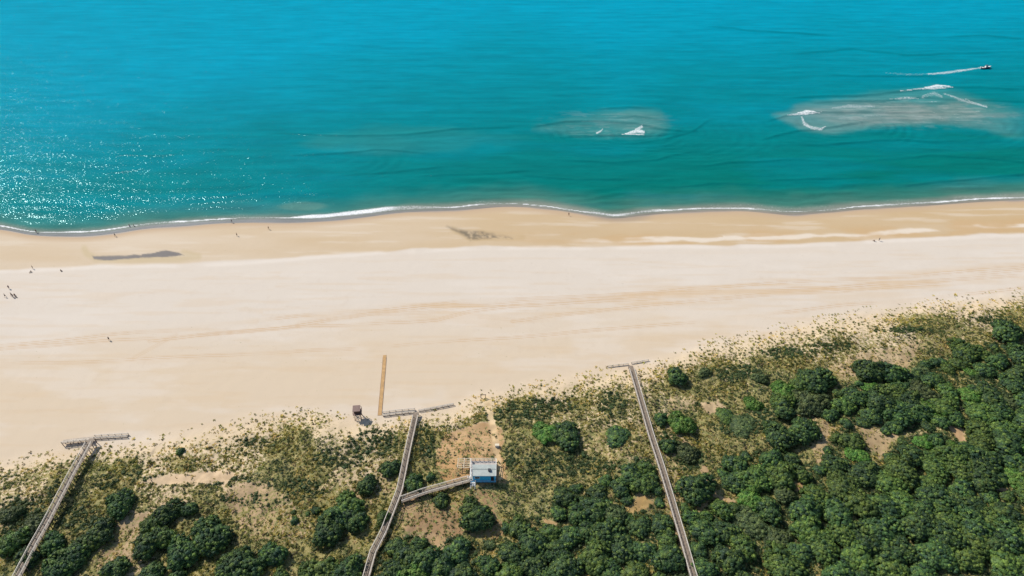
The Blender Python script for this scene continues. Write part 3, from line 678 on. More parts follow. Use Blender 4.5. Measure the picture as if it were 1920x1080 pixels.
def trunk_mesh(Hc, seed):
    r = random.Random(seed); V = []; Fq = []
    def tube(pts, rads, k=7):
        b = len(V)
        for (px, py, pz), q in zip(pts, rads):
            for i in range(k): V.append((px + q*math.cos(i/k*6.283), py + q*math.sin(i/k*6.283), pz))
        for j in range(len(pts) - 1):
            for i in range(k): Fq.append((b + j*k + i, b + j*k + (i + 1) % k, b + (j + 1)*k + (i + 1) % k, b + (j + 1)*k + i))
    tube([(0, 0, -.4), (.03, .02, Hc*.2), (.05, 0, Hc*.45)], [.17*Hc/4 + .06, .12*Hc/4 + .04, .06*Hc/4 + .02])
    for i in range(5):
        a = i*1.26 + r.random(); l = Hc*r.uniform(.3, .5)
        tube([(.03, .02, Hc*.18), (math.cos(a)*l*.5, math.sin(a)*l*.5, Hc*.36), (math.cos(a)*l, math.sin(a)*l, Hc*.55)], [.09*Hc/4 + .02, .06*Hc/4 + .015, .02])
    return np_mesh('trunk', V, [np.array(Fq)], M_BARK)
T_DARK = [(.038,.080,.023), (.053,.102,.025), (.108,.165,.031), (.026,.058,.027), (.042,.087,.024)]
T_MID = [(.066,.118,.023), (.116,.170,.029), (.045,.088,.027), (.080,.130,.025)]
T_BRIGHT = [(.078,.178,.024), (.060,.145,.024), (.110,.188,.032)]
T_GREY = [(.066,.094,.032), (.050,.078,.030), (.096,.124,.036)]
CROWNS = {}
def variants(key, sizes, tones, sd):
    CROWNS[key] = [(s, crown_mesh(s, s*hf, sd + i, tones), trunk_mesh(s*hf, sd + i)) for i, (s, hf) in enumerate(sizes)]
variants('dark', [(1.6, 1.0), (2.4, .95), (2.5, 1.0), (3.3, .92), (3.4, .98), (4.4, .88), (4.5, .92), (5.6, .80)], T_DARK, 100)
variants('mid', [(1.5, 1.0), (2.5, .95), (3.3, .92), (4.3, .86), (5.4, .80)], T_MID, 200)
variants('bright', [(1.6, .8), (2.6, .75), (3.6, .7)], T_BRIGHT, 300)
variants('grey', [(1.6, .8), (2.6, .75), (3.8, .65)], T_GREY, 400)
def plant(name, u, v, rad, key, label, cat, group=None, squash=1.0, ground_uv=None):
    """rad = half width in metres; (u, v) is where the middle of the crown is seen"""
    cs = min(CROWNS[key], key=lambda c: abs(math.log(c[0]/rad)) + rnd.random()*.25)
    s = rad/cs[0]
    x, y, z = G(u, v, rad*.35) if ground_uv is None else ground_uv
    e = empty(name, (x, y, z - .1), rnd.random()*6.283)
    cr = link('crown', cs[1], e); tr = link('trunk', cs[2], e)
    for o in (cr, tr): o.scale = (s, s, s*squash)
    tag(e, label, cat, group)
    return e
def ppm(v):    # pixels per metre at picture height v
    yd = (v - 540)/F; return F*(SP + yd*CP)/(H - 1.5)

SHRUBS = [  # u, v, half width in pixels, tone, label
 (225,943,29,'dark','round green bush standing alone, first bush right of the left boardwalk'),
 (313,962,27,'dark','dark round bush at the top of the clump of bushes right of the left boardwalk'),
 (354,955,16,'dark','small dark bush touching the upper right of the clump right of the left boardwalk'),
 (285,983,22,'mid','mid green bush in the middle of the clump, below its dark top bush'),
 (305,1006,24,'mid','leafy bush low in the clump, touching the round bush to its right'),
 (275,1022,27,'dark','broad bush at the lower left of the clump right of the left boardwalk'),
 (342,1035,34,'dark','big round bush just below and left of the largest lone bush'),
 (393,1004,40,'dark','largest round lone bush right of the left boardwalk'),
 (217,1065,25,'dark','bush at the bottom edge, second clump right of the left boardwalk'),
 (188,999,28,'dark','upper bush of the diagonal row beside the left boardwalk'),
 (164,1018,26,'mid','second bush from the top in the diagonal row beside the left boardwalk'),
 (133,1043,32,'dark','third bush from the top in the diagonal row beside the left boardwalk'),
 (108,1067,30,'dark','lowest bush of the diagonal row beside the left boardwalk'),
 (98,1019,24,'dark','bush pressed against the right side of the left boardwalk'),
 (447,1063,42,'dark','wide bush at the bottom edge below the largest lone bush'),
 (510,1040,26,'dark','bush touching the upper right of the wide bush at the bottom edge'),
 (285,1079,26,'dark','bush cut by the bottom edge between the round bush and the second clump'),
 (332,1083,18,'dark','small bush cut by the bottom edge under the big round bush'),
 (600,1074,36,'mid','left one of two bushes cut by the bottom edge left of the middle boardwalk'),
 (652,1072,32,'dark','right one of two bushes cut by the bottom edge left of the middle boardwalk'),
 (526,1080,16,'mid','small bush cut by the bottom edge right of the wide bush'),
 (24,1015,28,'mid','low bush at the left edge, left of the left boardwalk'),
 (62,982,26,'grey','dull green bush just left of the left boardwalk at its bend'),
 (20,962,20,'grey','dull green bush at the left edge above the low bush'),
 (50,1048,24,'dark','bush in the bottom left corner, right beside the left boardwalk'),
 (614,995,31,'dark','lower left bush of the big oval clump left of the middle boardwalk'),
 (637,968,31,'dark','middle bush of the big oval clump left of the middle boardwalk'),
 (655,946,28,'mid','top bush of the big oval clump left of the middle boardwalk'),
 (665,974,26,'dark','right bush of the big oval clump left of the middle boardwalk'),
 (592,957,9,'dark','small round bush just left of the big oval clump'),
 (552,976,8,'dark','small round dark bush further left of the big oval clump'),
 (577,963,5,'mid','tiny bush between the two small round ones left of the oval clump'),
 (550,960,5,'mid','tiny bush above the small round dark bush left of the oval clump'),
 (338,846,8,'dark','small dark bush on open sand right of the left boardwalk head'),
 (688,909,20,'dark','round bush above the oval clump, beside the middle boardwalk'),
 (732,878,20,'dark','round bush touching the left side of the middle boardwalk'),
 (776,906,20,'dark','round bush right of the middle boardwalk, above the walkway branch to the hut'),
 (807,894,9,'dark','small bush above the walkway branch to the hut'),
 (719,970,15,'mid','bush on the left side of the middle boardwalk, below the branch to the hut'),
 (827,938,16,'dark','small round bush just below the walkway branch to the hut'),
 (882,952,22,'mid','upper half of the bush pair below the hut'),
 (896,972,30,'dark','wide lower half of the bush pair below the hut'),
 (1024,808,26,'bright','bright green left part of the lone bush right of the hut'),
 (1060,813,32,'dark','dark right part of the lone bush right of the hut'),
 (1158,814,25,'dark','flat dark bush left of the right boardwalk, level with the lone bush'),
 (1270,706,20,'dark','dark bush right of the right boardwalk near its seaward head'),
 (1239,786,15,'dark','dark bush touching the right side of the right boardwalk'),
 (1278,791,26,'bright','bright green bush next to the dark bush by the right boardwalk'),
 (1412,756,17,'bright','small bright green bush on its own in the scrub right of the right boardwalk'),
 (1360,776,18,'mid','flat green bush left of and below the small bright green bush'),
 (1393,793,26,'grey','dull green bush above the forest, below the flat green bush'),
 (1253,836,17,'dark','bush on the right side of the right boardwalk, below the bright bush'),
 (1287,845,24,'grey','dull green bush right of the one at the right boardwalk'),
 (1305,916,36,'dark','big round bush at the forest edge, right of the right boardwalk'),
 (1462,817,31,'dark','left bush of the pair above the forest block'),
 (1508,806,31,'dark','right bush of the pair above the forest block'),
 (1470,731,24,'bright','bright green bush at the upper left of the clump before the forest'),
 (1468,752,24,'mid','bush below the bright green one in the clump before the forest'),
 (1530,711,34,'dark','dark bush at the top of the clump before the forest'),
 (1503,722,20,'mid','bush at the left foot of the dark top bush of the clump'),
 (1518,752,36,'grey','dull dark bush in the middle of the clump before the forest'),
 (1471,769,20,'dark','small dark bush under the clump before the forest'),
 (1632,694,30,'dark','left bush of the dark pair on the bare brown strip before the forest'),
 (1672,698,28,'dark','right bush of the dark pair on the bare brown strip before the forest'),
 (1618,697,18,'dark','small bush on the left end of the dark pair before the forest'),
 (1889,620,30,'dark','dark bush standing apart at the right edge above the forest'),
 (1812,655,28,'mid','mid green bush at the top of the forest near the right edge'),
 (1425,707,14,'grey','small dull bush in the scrub left of the dark top bush of the clump'),
 (1322,697,12,'grey','small dull bush in the scrub right of the dark bush near the boardwalk head'),
 (1222,906,15,'dark','bush tight against the left side of the right boardwalk above the forest'),
]
for (u, v, pr_, key, lab) in SHRUBS:
    plant('bush', u, v, pr_*.95/ppm(v), key, lab, 'bush', squash=.42 if 'flat' in lab else (.7 if 'lone bush right of the hut' in lab else .92))

def forest(poly, holes, spacing, seed, labf):
    r = random.Random(seed); us = [p[0] for p in poly]; vs = [p[1] for p in poly]; pts = []
    cand = []
    for _ in range(26000):
        x, y = r.uniform(-60, 260), r.uniform(84, 220)
        cand.append((x, y))
    ca = np.array(cand); zz = ground_z(ca[:, 0], ca[:, 1]); u, v = project(ca[:, 0], ca[:, 1], zz + 1.2)
    wd = np.minimum.reduce([segdist(u, v, p)[0] for p in (B1, B2, B3, BR)])/ppm(900)
    ed_ = segdist(u, v, list(poly) + [poly[0]])[0]
    for h in holes: ed_ = np.minimum(ed_, segdist(u, v, list(h) + [h[0]])[0])
    ed_ = ed_/ppm(850)
    ok = inpoly(u, v, poly) & (wd > 2.7) & (ed_ > .6)
    for h in holes: ok &= ~inpoly(u, v, h)
    for i in np.nonzero(ok)[0]:
        x, y = cand[i]; sp = spacing*(.8 + .5*float(vnoise(x/9, y/9)))*min(1.0, .58 + .10*float(ed_[i]))
        if all((x - a)**2 + (y - b)**2 > sp*sp for a, b, _ in pts): pts.append((x, y, i))
    for x, y, i in pts:
        R_ = max(1.2, min(spacing*r.uniform(.66, 1.08), float(wd[i]) - 1.15, float(ed_[i])*1.05 + .7))
        key = r.choices(['dark', 'mid', 'grey', 'bright'], [.55, .32, .09, .04])[0]
        lab, grp = labf(u[i], v[i]); lab = {'dark': 'dark green ', 'mid': 'mid green ', 'grey': 'dull grey green ', 'bright': 'bright green '}[key] + lab
        plant('tree', 0, 0, R_, key, lab, 'tree', grp, r.uniform(.62, .98), (x, y, float(zz[i])))
    return len(pts)
def lab1(u, v):
    g = 'the dense thicket between the middle and right boardwalks'
    if v > 1035: return 'tree at the bottom edge of the thicket right of the middle boardwalk', 'trees at the bottom of the middle thicket'
    if u > 1100 and segdist(u, v, B3)[0] < 50: return 'tree of the middle thicket along the left side of the right boardwalk', 'trees left of the right boardwalk'
    if v < 965: return 'tree in the upper arm of the thicket left of the right boardwalk', 'trees of the upper arm of the middle thicket'
    return 'tree deep inside the thicket between middle and right boardwalks', 'trees inside the middle thicket'
def lab2(u, v):
    if segdist(u, v, B3)[0] < 50: return 'forest tree growing along the right side of the right boardwalk', 'forest trees right of the right boardwalk'
    if v > 1035: return 'forest tree at the bottom edge right of the right boardwalk', 'forest trees at the bottom edge'
    if u > 1860: return 'forest tree cut by or touching the right edge of the view', 'forest trees at the right edge'
    if v < 730 and u > 1700: return 'forest tree of the upper right lobe nearest the dunes', 'forest trees of the upper right lobe'
    if abs(u - 1650) < 80 and abs(v - 832) < 60: return 'forest tree standing round the bare triangular clearing', 'forest trees round the triangular clearing'
    if v < 800: return 'forest tree above the bare triangular clearing', 'forest trees above the triangular clearing'
    if u < 1545 and v < 935: return 'forest tree of the block left of the sandy path', 'forest trees left of the sandy path'
    return 'tree in the unbroken middle of the forest on the right', 'trees in the middle of the forest'
n1 = forest(F1, [F1H], 4.45, 5, lab1)
n2 = forest(F2, F2H + [[(1610,803),(1692,815),(1671,836),(1645,866),(1623,819)], [(1773,799),(1798,797),(1812,827),(1802,829)], [(1761,700),(1800,696),(1842,708),(1838,720),(1790,722)]], 5.2, 6, lab2)
print('trees', n1, n2)

# ------------------------------------------------------------------ boardwalks
def resample(P, step):
    P = np.array(P, float); seg = np.linalg.norm(np.diff(P, axis=0), axis=1); s = np.concatenate([[0], np.cumsum(seg)])
    n = max(2, int(round(s[-1]/step)) + 1); t = np.linspace(0, s[-1], n)
    return np.stack([np.interp(t, s, P[:, i]) for i in range(3)], 1)
def walk(root, px, height, width, rails=(1, 1), rail_h=1.0, plank=.42, gap=.05, post_step=2.2, skip0=0.0, wood=None, parts='deck'):
    """deck, supports and railings along a path seen at picture points px (at deck level)"""
    pts = []
    for (u, v) in px:
        x, y, z = G(u, v, height); pts.append((x, y, z + height))
    P = resample(pts, 1.0)
    if len(P) > 9:                                               # even out bumps in the deck level
        k = 7; zz = np.pad(P[:, 2], k, mode='edge'); P[:, 2] = np.convolve(zz, np.ones(2*k + 1)/(2*k + 1), 'valid')
    P = resample(P, plank); o = np.array(root.location)
    T = np.gradient(P, axis=0); T[:, 2] = 0; T /= np.linalg.norm(T, axis=1)[:, None]; N = np.stack([-T[:, 1], T[:, 0], 0*T[:, 0]], 1)
    m = MB(); hw = width/2
    for i in range(len(P) - 1):
        a = P[i] - o; b = P[i + 1] - o; g = T[i]*gap/2
        q = [a + g - N[i]*hw, b - g - N[i + 1]*hw, b - g + N[i + 1]*hw, a + g + N[i]*hw]
        zt = rnd.uniform(-.008, .008)
        m.hexa([p + np.array((0, 0, -.05 + zt)) for p in q] + [p + np.array((0, 0, zt)) for p in q])
    d = m.build('deck', wood or M_WOOD, root)
    j = MB(); Q = resample(P, 2.2)
    TQ = np.gradient(Q, axis=0); TQ[:, 2] = 0; TQ /= np.linalg.norm(TQ, axis=1)[:, None]; NQ = np.stack([-TQ[:, 1], TQ[:, 0], 0*TQ[:, 0]], 1)
    for s in (-1, 1):
        for i in range(len(Q) - 1):
            j.beam(Q[i] + NQ[i]*s*hw*.8 - o - (0, 0, .16), Q[i + 1] + NQ[i + 1]*s*hw*.8 - o - (0, 0, .16), .12, .2)
    for i in range(len(Q)):
        for s in (-1, 1):
            p = Q[i] + NQ[i]*s*hw*.7; gz = float(ground_z(p[0], p[1])) - .4
            if p[2] - .3 > gz + .1: j.beam((p[0] - o[0], p[1] - o[1], gz - o[2]), (p[0] - o[0], p[1] - o[1], p[2] - .27 - o[2]), .16)
    j.build('support', M_BRWOOD, root)
    pm = MB(); pm.box(-.07, .07, -.07, .07, -.2, rail_h - .04); pmesh = pm.mesh('post', M_RAIL)
    RQ = resample(P, post_step)
    TR = np.gradient(RQ, axis=0); TR[:, 2] = 0; TR /= np.linalg.norm(TR, axis=1)[:, None]; NR = np.stack([-TR[:, 1], TR[:, 0], 0*TR[:, 0]], 1)
    for s, on in zip((-1, 1), rails):
        if not on: continue
        rb = MB(); st = 0
        while st < len(RQ) - 1 and np.linalg.norm(RQ[st] - RQ[0]) < skip0: st += 1
        for i in range(st, len(RQ) - 1):
            for hh, w_, h_ in ((rail_h, .17, .06), (rail_h*.52, .05, .12)):
                rb.beam(RQ[i] + NR[i]*s*(hw - .05) + (0, 0, hh) - o, RQ[i + 1] + NR[i + 1]*s*(hw - .05) + (0, 0, hh) - o, w_, h_)
        ro = rb.build('railing', M_RAIL, root)
        for i in range(st, len(RQ)):
            p = RQ[i] + NR[i]*s*(hw - .05) - o; q = link('post', pmesh, ro, tuple(p))
            q.rotation_euler = (rnd.uniform(-.03, .03), rnd.uniform(-.03, .03), math.atan2(TR[i][1], TR[i][0]))
    return P
def boardwalk(px, height, width, label, heads=(), **kw):
    x, y, z = G(*px[0], height)
    root = empty('boardwalk', (x, y, z)); tag(root, label, 'boardwalk')
    walk(root, px, height, width, **kw)
    for hp, hh, hw_, rr in heads: walk(root, hp, hh, hw_, rails=rr, plank=.5, post_step=1.9, rail_h=.7, wood=M_SANDY)
    return root
boardwalk(B1, 2.2, 1.75, 'leftmost raised wooden boardwalk with a T shaped head on the beach',
          heads=[([(174.5,822),(146,824.5),(117,828)], 1.2, 1.5, (0, 1)), ([(177,820.5),(205,819),(240,817)], .3, 1.1, (1, 1))], skip0=2.0)
boardwalk(B2, 1.2, 1.7, 'middle raised wooden boardwalk that bends and has a branch to the blue hut',
          heads=[([(778,770.5),(750,773),(718,777)], .3, 1.4, (1, 1)), ([(785,769.5),(815,764),(850,757)], .25, 1.0, (1, 0))], skip0=2.0)
boardwalk(B3, 1.2, 1.75, 'rightmost long straight wooden boardwalk running into the dark forest',
          heads=[([(1178,684.5),(1160,686.5),(1140,689)], .08, .6, (1, 0)), ([(1184,682.5),(1200,680),(1216,677)], .08, .6, (0, 1))], skip0=2.0)
boardwalk(BR, 1.2, 1.6, 'short sloping wooden walkway branching from the middle boardwalk to the blue hut')

# beach mat
def beach_mat():
    pts = [(712,779),(714.5,750),(717,722),(719.5,695),(721.5,666)]
    x0, y0, z0 = G(*pts[0]); root = empty('beach_path', (x0, y0, z0)); tag(root, 'straight orange wooden slat path lying flat on the open sand', 'beach path')
    P = resample([G(*p) for p in pts], .3); m = MB(); o = np.array(root.location); T = np.gradient(P, axis=0); T /= np.linalg.norm(T, axis=1)[:, None]; N = np.stack([-T[:, 1], T[:, 0], 0*T[:, 0]], 1)
    for i in range(len(P) - 1):
        a, b = P[i] - o + T[i]*.02, P[i + 1] - o - T[i]*.02; w = .58 + rnd.uniform(-.02, .02)
        q = [a - N[i]*w, b - N[i]*w, b + N[i]*w, a + N[i]*w]
        m.hexa([p + (0, 0, .0) for p in q] + [p + (0, 0, .09 + rnd.uniform(-.01, .01)) for p in q])
    m.build('slats', M_MAT, root)
    e = MB()
    for s in (-1, 1):
        for i in range(0, len(P) - 6, 6): e.beam(P[i] - o + N[i]*s*.62 + (0, 0, .06), P[i + 6] - o + N[i + 6]*s*.62 + (0, 0, .06), .07, .12)
    e.build('edge_board', M_BRWOOD, root)
beach_mat()

# ------------------------------------------------------------------ blue hut on its platform
def hut():
    x, y, z = G(908, 893, 1.1)
    root = empty('beach_hut', (x, y, z)); tag(root, 'sky blue beach hut with grey green roof on a raised pale deck', 'hut')
    s = 1.0/ppm(893)            # metres per pixel there
    fl = 1.1
    x0, x1 = -26*s, 22*s; y0, y1 = -1.8, 5.6
    d = MB()
    nb = 34
    for i in range(nb):
        a = y0 + (y1 - y0)*i/nb; d.box(x0, x1, a + .01, a + (y1 - y0)/nb - .01, fl - .06, fl)
    d.build('deck', M_DECK, root)
    sp = MB()
    for i in range(5):
        for j in range(4):
            px_ = x0 + .2 + (x1 - x0 - .4)*i/4; py_ = y0 + .2 + (y1 - y0 - .4)*j/3; sp.box(px_ - .09, px_ + .09, py_ - .09, py_ + .09, -.6, fl - .25)
    for j in range(4):
        py_ = y0 + .2 + (y1 - y0 - .4)*j/3; sp.box(x0, x1, py_ - .08, py_ + .08, fl - .25, fl - .065)
    sp.build('support', M_BRWOOD, root)
    # body
    bx0, bx1, by0, by1 = -20.5*s, 21*s, -1.5, 1.7; wh = 2.3
    w = MB(); t = .12
    w.box(bx0, bx1, by0, by0 + t, fl, fl + wh); w.box(bx0, bx1, by1 - t, by1, fl, fl + wh + .45)
    for xa in (bx0, bx1 - t):
        w.hexa([(xa, by0 + t, fl), (xa + t, by0 + t, fl), (xa + t, by1 - t, fl), (xa, by1 - t, fl), (xa, by0 + t, fl + wh), (xa + t, by0 + t, fl + wh), (xa + t, by1 - t, fl + wh + .43), (xa, by1 - t, fl + wh + .43)])
    w.build('wall', M_BLUE, root)
    rf = MB(); e = .18
    def slab(xa, xb, ya, yb, dz=0.0, th=.10):
        za = fl + wh + (ya - by0)/(by1 - by0)*.45 + .02 + dz; zb = fl + wh + (yb - by0)/(by1 - by0)*.45 + .02 + dz
        return [(xa, ya, za), (xb, ya, za), (xb, yb, zb), (xa, yb, zb), (xa, ya, za + th), (xb, ya, za + th), (xb, yb, zb + th), (xa, yb, zb + th)]
    rf.hexa(slab(bx0 - e, bx1 + e, by0 - e, .5)); rf.hexa(slab(bx0 - e, bx1 + e, .46, by1 + e, .11))
    ro = rf.build('roof', M_ROOF, root)
    for xa in (bx0 - e - .05, bx1 + e - .01): MB().hexa(slab(xa, xa + .07, by0 - e, by1 + e, .12, .14)).build('roof_trim', M_WHITE, ro)
    bp = MB(); bp.box(-2.6, -1.3, by0 - .03, by0, fl + 1.0, fl + 1.75); wi = bp.build('window', M_GLASS, root)
    wf = MB(); wf.box(-2.7, -1.2, by0 - .06, by0 - .0, fl + .9, fl + 1.0); wf.box(-2.7, -1.2, by0 - .06, by0, fl + 1.75, fl + 1.83); wf.box(-2.7, -2.6, by0 - .06, by0, fl + 1.0, fl + 1.75); wf.box(-1.3, -1.2, by0 - .06, by0, fl + 1.0, fl + 1.75)
    wf.build('frame', M_WHITE, wi)
    dr = MB(); dr.box(bx1 - 1.35, bx1 - .45, by0 - .05, by0 - .002, fl, fl + 1.95); do = dr.build('door', M_DARK, root)
    ln = MB()
    for k in range(3): ln.box(bx1 - 1.3, bx1 - .5, by0 - .075, by0 - .05, fl + .3 + k*.55, fl + .38 + k*.55)
    ln.build('door_slat', M_NAVY, do)
    br = MB(); br.box(1.2, 1.9, -.3, .4, fl + wh + .35, fl + wh + .75); br.box(1.15, 1.95, -.35, .45, fl + wh + .75, fl + wh + .80)
    br.build('roof_box', M_DARK, ro)
    # front step beam
    fb = MB(); fb.box(x0, x1, y0 - .06, y0 - .002, fl - .3, fl + .02); fb.build('front_board', M_BLUE, root)
    # white railing round the seaward deck
    rl = MB(); top = fl + 1.15
    xs = np.linspace(x0 + .06, x1 - .06, 7)
    for xx in xs: rl.box(xx - .06, xx + .06, y1 - .12, y1, fl, top)
    for h_ in (top, fl + .55): rl.beam((x0, y1 - .06, h_), (x1, y1 - .06, h_), .14, .10)
    rl.build('railing', M_CREAM, root)
    for xx in (x0 + .06, x1 - .06):
        r2 = MB()
        ys = np.linspace(by0 + .6, y1 - .3, 5)
        for yy in ys: r2.box(xx - .06, xx + .06, yy - .06, yy + .06, fl, top)
        for h_ in (top, fl + .55): r2.beam((xx, by0 + .5, h_), (xx, y1, h_), .14, .10)
        r2.build('railing', M_WHITE, root)
    # low bench / counter behind the hut
    be = MB(); be.box(bx0 + .3, bx1 - 2.9, by1 + .75, by1 + 1.0, fl, fl + .5); be.box(bx1 - 2.5, bx1 - .4, by1 + .75, by1 + 1.0, fl, fl + .5)
    be.build('bench', M_BRWOOD, root)
    # open timber frame to the left
    pg = MB(); gx0, gx1 = x0 - 24*s, x0 - .12; gy0, gy1 = 2.3, y1; gz = 2.1
    for yy in np.linspace(gy0, gy1, 6): pg.beam((gx0, yy, gz), (gx1, yy, gz), .13, .13)
    for xx in (gx0, (gx0 + gx1)/2, gx1 - .05): pg.beam((xx, gy0 - .1, gz + .14), (xx, gy1 + .1, gz + .14), .16, .13)
    for xx in (gx0, (gx0 + gx1)/2): 
        for yy in (gy0, gy1): pg.box(xx - .07, xx + .07, yy - .07, yy + .07, -.6, gz - .07)
    pg.build('pergola_frame', M_CREAM, root)
    # white stair at the front left corner
    stp = MB(); sx0, sx1 = x0 + .3, x0 + 1.5; n = 6
    for i in range(n): 
        zt = fl - (i + 1)*fl/(n + .5); stp.box(sx0, sx1, y0 - .15 - (i + 1)*.36, y0 - .15 - i*.36, zt - .05, zt)
    for xx in (sx0 - .06, sx1 + .06):
        stp.beam((xx, y0 - .1, fl - .1), (xx, y0 - .2 - n*.36, -.05), .07, .22)
        stp.beam((xx, y0 - .1, fl + .85), (xx, y0 - .2 - n*.36, .85), .08, .08)
        for q in (0, 1): stp.box(xx - .05, xx + .05, y0 - .2 - q*(n*.36 - .1), y0 - .1 - q*(n*.36 - .1), -.4 if q else fl - .4, (.85 if q else fl + .85))
    stp.build('stair', M_WHITE, root)
    ld = MB(); ld.box(x0 - .9, x0 - .01, y0 + .2, y0 + 1.9, fl - .08, fl - .005); ld.build('landing', M_DECK, root)
hut()

# white utility box beside the sandy track
def utility_box():
    x, y, z = G(932, 837)
    r = empty('utility_box', (x, y, z)); tag(r, 'small white box beside the sandy track above the hut', 'box')
    b = MB(); b.box(-.6, .6, -.35, .35, -.1, .75); b.build('cabinet', M_WHITE, r)
    l = MB(); l.box(-.66, .66, -.42, .42, .75, .84); l.build('lid', M_CREAM, r)
    f = MB(); f.box(-.02, .02, -.36, -.348, .05, .7); f.box(.12, .2, -.38, -.35, .35, .42); f.build('door_seam', M_DARK, r)
utility_box()
def gate():
    x, y, z = G(906, 746)
    r = empty('wooden_gate', (x, y, z)); tag(r, 'small dark wooden gate frame where the sandy track meets the beach', 'gate')
    for xx in (-.75, .75):
        p = MB(); p.box(xx - .09, xx + .09, -.09, .09, -.4, 1.6); p.build('post', M_DKWOOD, r)
    b = MB(); b.beam((-1.0, 0, 1.5), (1.0, 0, 1.5), .16, .16); b.build('crossbar', M_DKWOOD, r)
gate()

# ------------------------------------------------------------------ lifeguard tower
def tower():
    x, y, z = G(672.5, 783.5)
    r = empty('lifeguard_tower', (x, y, z), .12); tag(r, 'brown wooden lifeguard lookout tower on legs at the dune edge', 'lookout tower')
    hgt = 2.7
    for sx in (-1, 1):
        for sy in (-1, 1):
            l = MB(); l.beam((sx*1.1, sy*1.1, -.4), (sx*.8, sy*.8, hgt), .2); l.build('leg', M_BRWOOD, r)
    b = MB()
    for s in (-1, 1):
        b.beam((-1.05, s*1.05, .3), (.85, s*.85, 2.2), .1); b.beam((s*1.05, 1.05, .3), (s*.85, -.85, 2.2), .1)
    b.build('brace', M_BRWOOD, r)
    f = MB(); f.box(-1.35, 1.35, -1.35, 1.35, hgt, hgt + .12); f.build('platform', M_BRWOOD, r)
    w = MB(); h0 = hgt + .121
    w.box(-.95, .95, .9, 1.0, h0, h0 + 1.5); w.box(-.95, -.85, -.7, .9, h0, h0 + 1.5); w.box(.85, .95, -.7, .9, h0, h0 + 1.5); w.box(-.95, .95, -.8, -.7, h0, h0 + .85)
    w.build('cabin', M_DKWOOD, r)
    ro = MB(); ro.hexa([(-1.3, -1.25, h0 + 1.52), (1.1, -1.25, h0 + 1.52), (1.1, 1.2, h0 + 1.75), (-1.3, 1.2, h0 + 1.75), (-1.3, -1.25, h0 + 1.62), (1.1, -1.25, h0 + 1.62), (1.1, 1.2, h0 + 1.85), (-1.3, 1.2, h0 + 1.85)])
    ro.build('roof', M_BRWOOD, r)
    rl = MB()
    for sx in (-1, 1):
        for sy in (-1, 1): rl.box(sx*1.28 - .05, sx*1.28 + .05, sy*1.28 - .05, sy*1.28 + .05, h0, h0 + 1.0)
        rl.beam((sx*1.28, -1.28, h0 + 1.0), (sx*1.28, 1.28, h0 + 1.0), .1, .08)
    rl.beam((-1.28, 1.28, h0 + 1.0), (1.28, 1.28, h0 + 1.0), .1, .08)
    rl.build('railing', M_BRWOOD, r)
    la = MB()
    for xx in (-.3, .3): la.beam((xx, -2.3, -.1), (xx, -1.35, hgt + .1), .09)
    for k in range(8): tt = (k + .5)/8; la.beam((-.3, -2.3 + .95*tt, -.1 + (hgt + .2)*tt), (.3, -2.3 + .95*tt, -.1 + (hgt + .2)*tt), .07)
    la.build('ladder', M_RAIL, r)
tower()

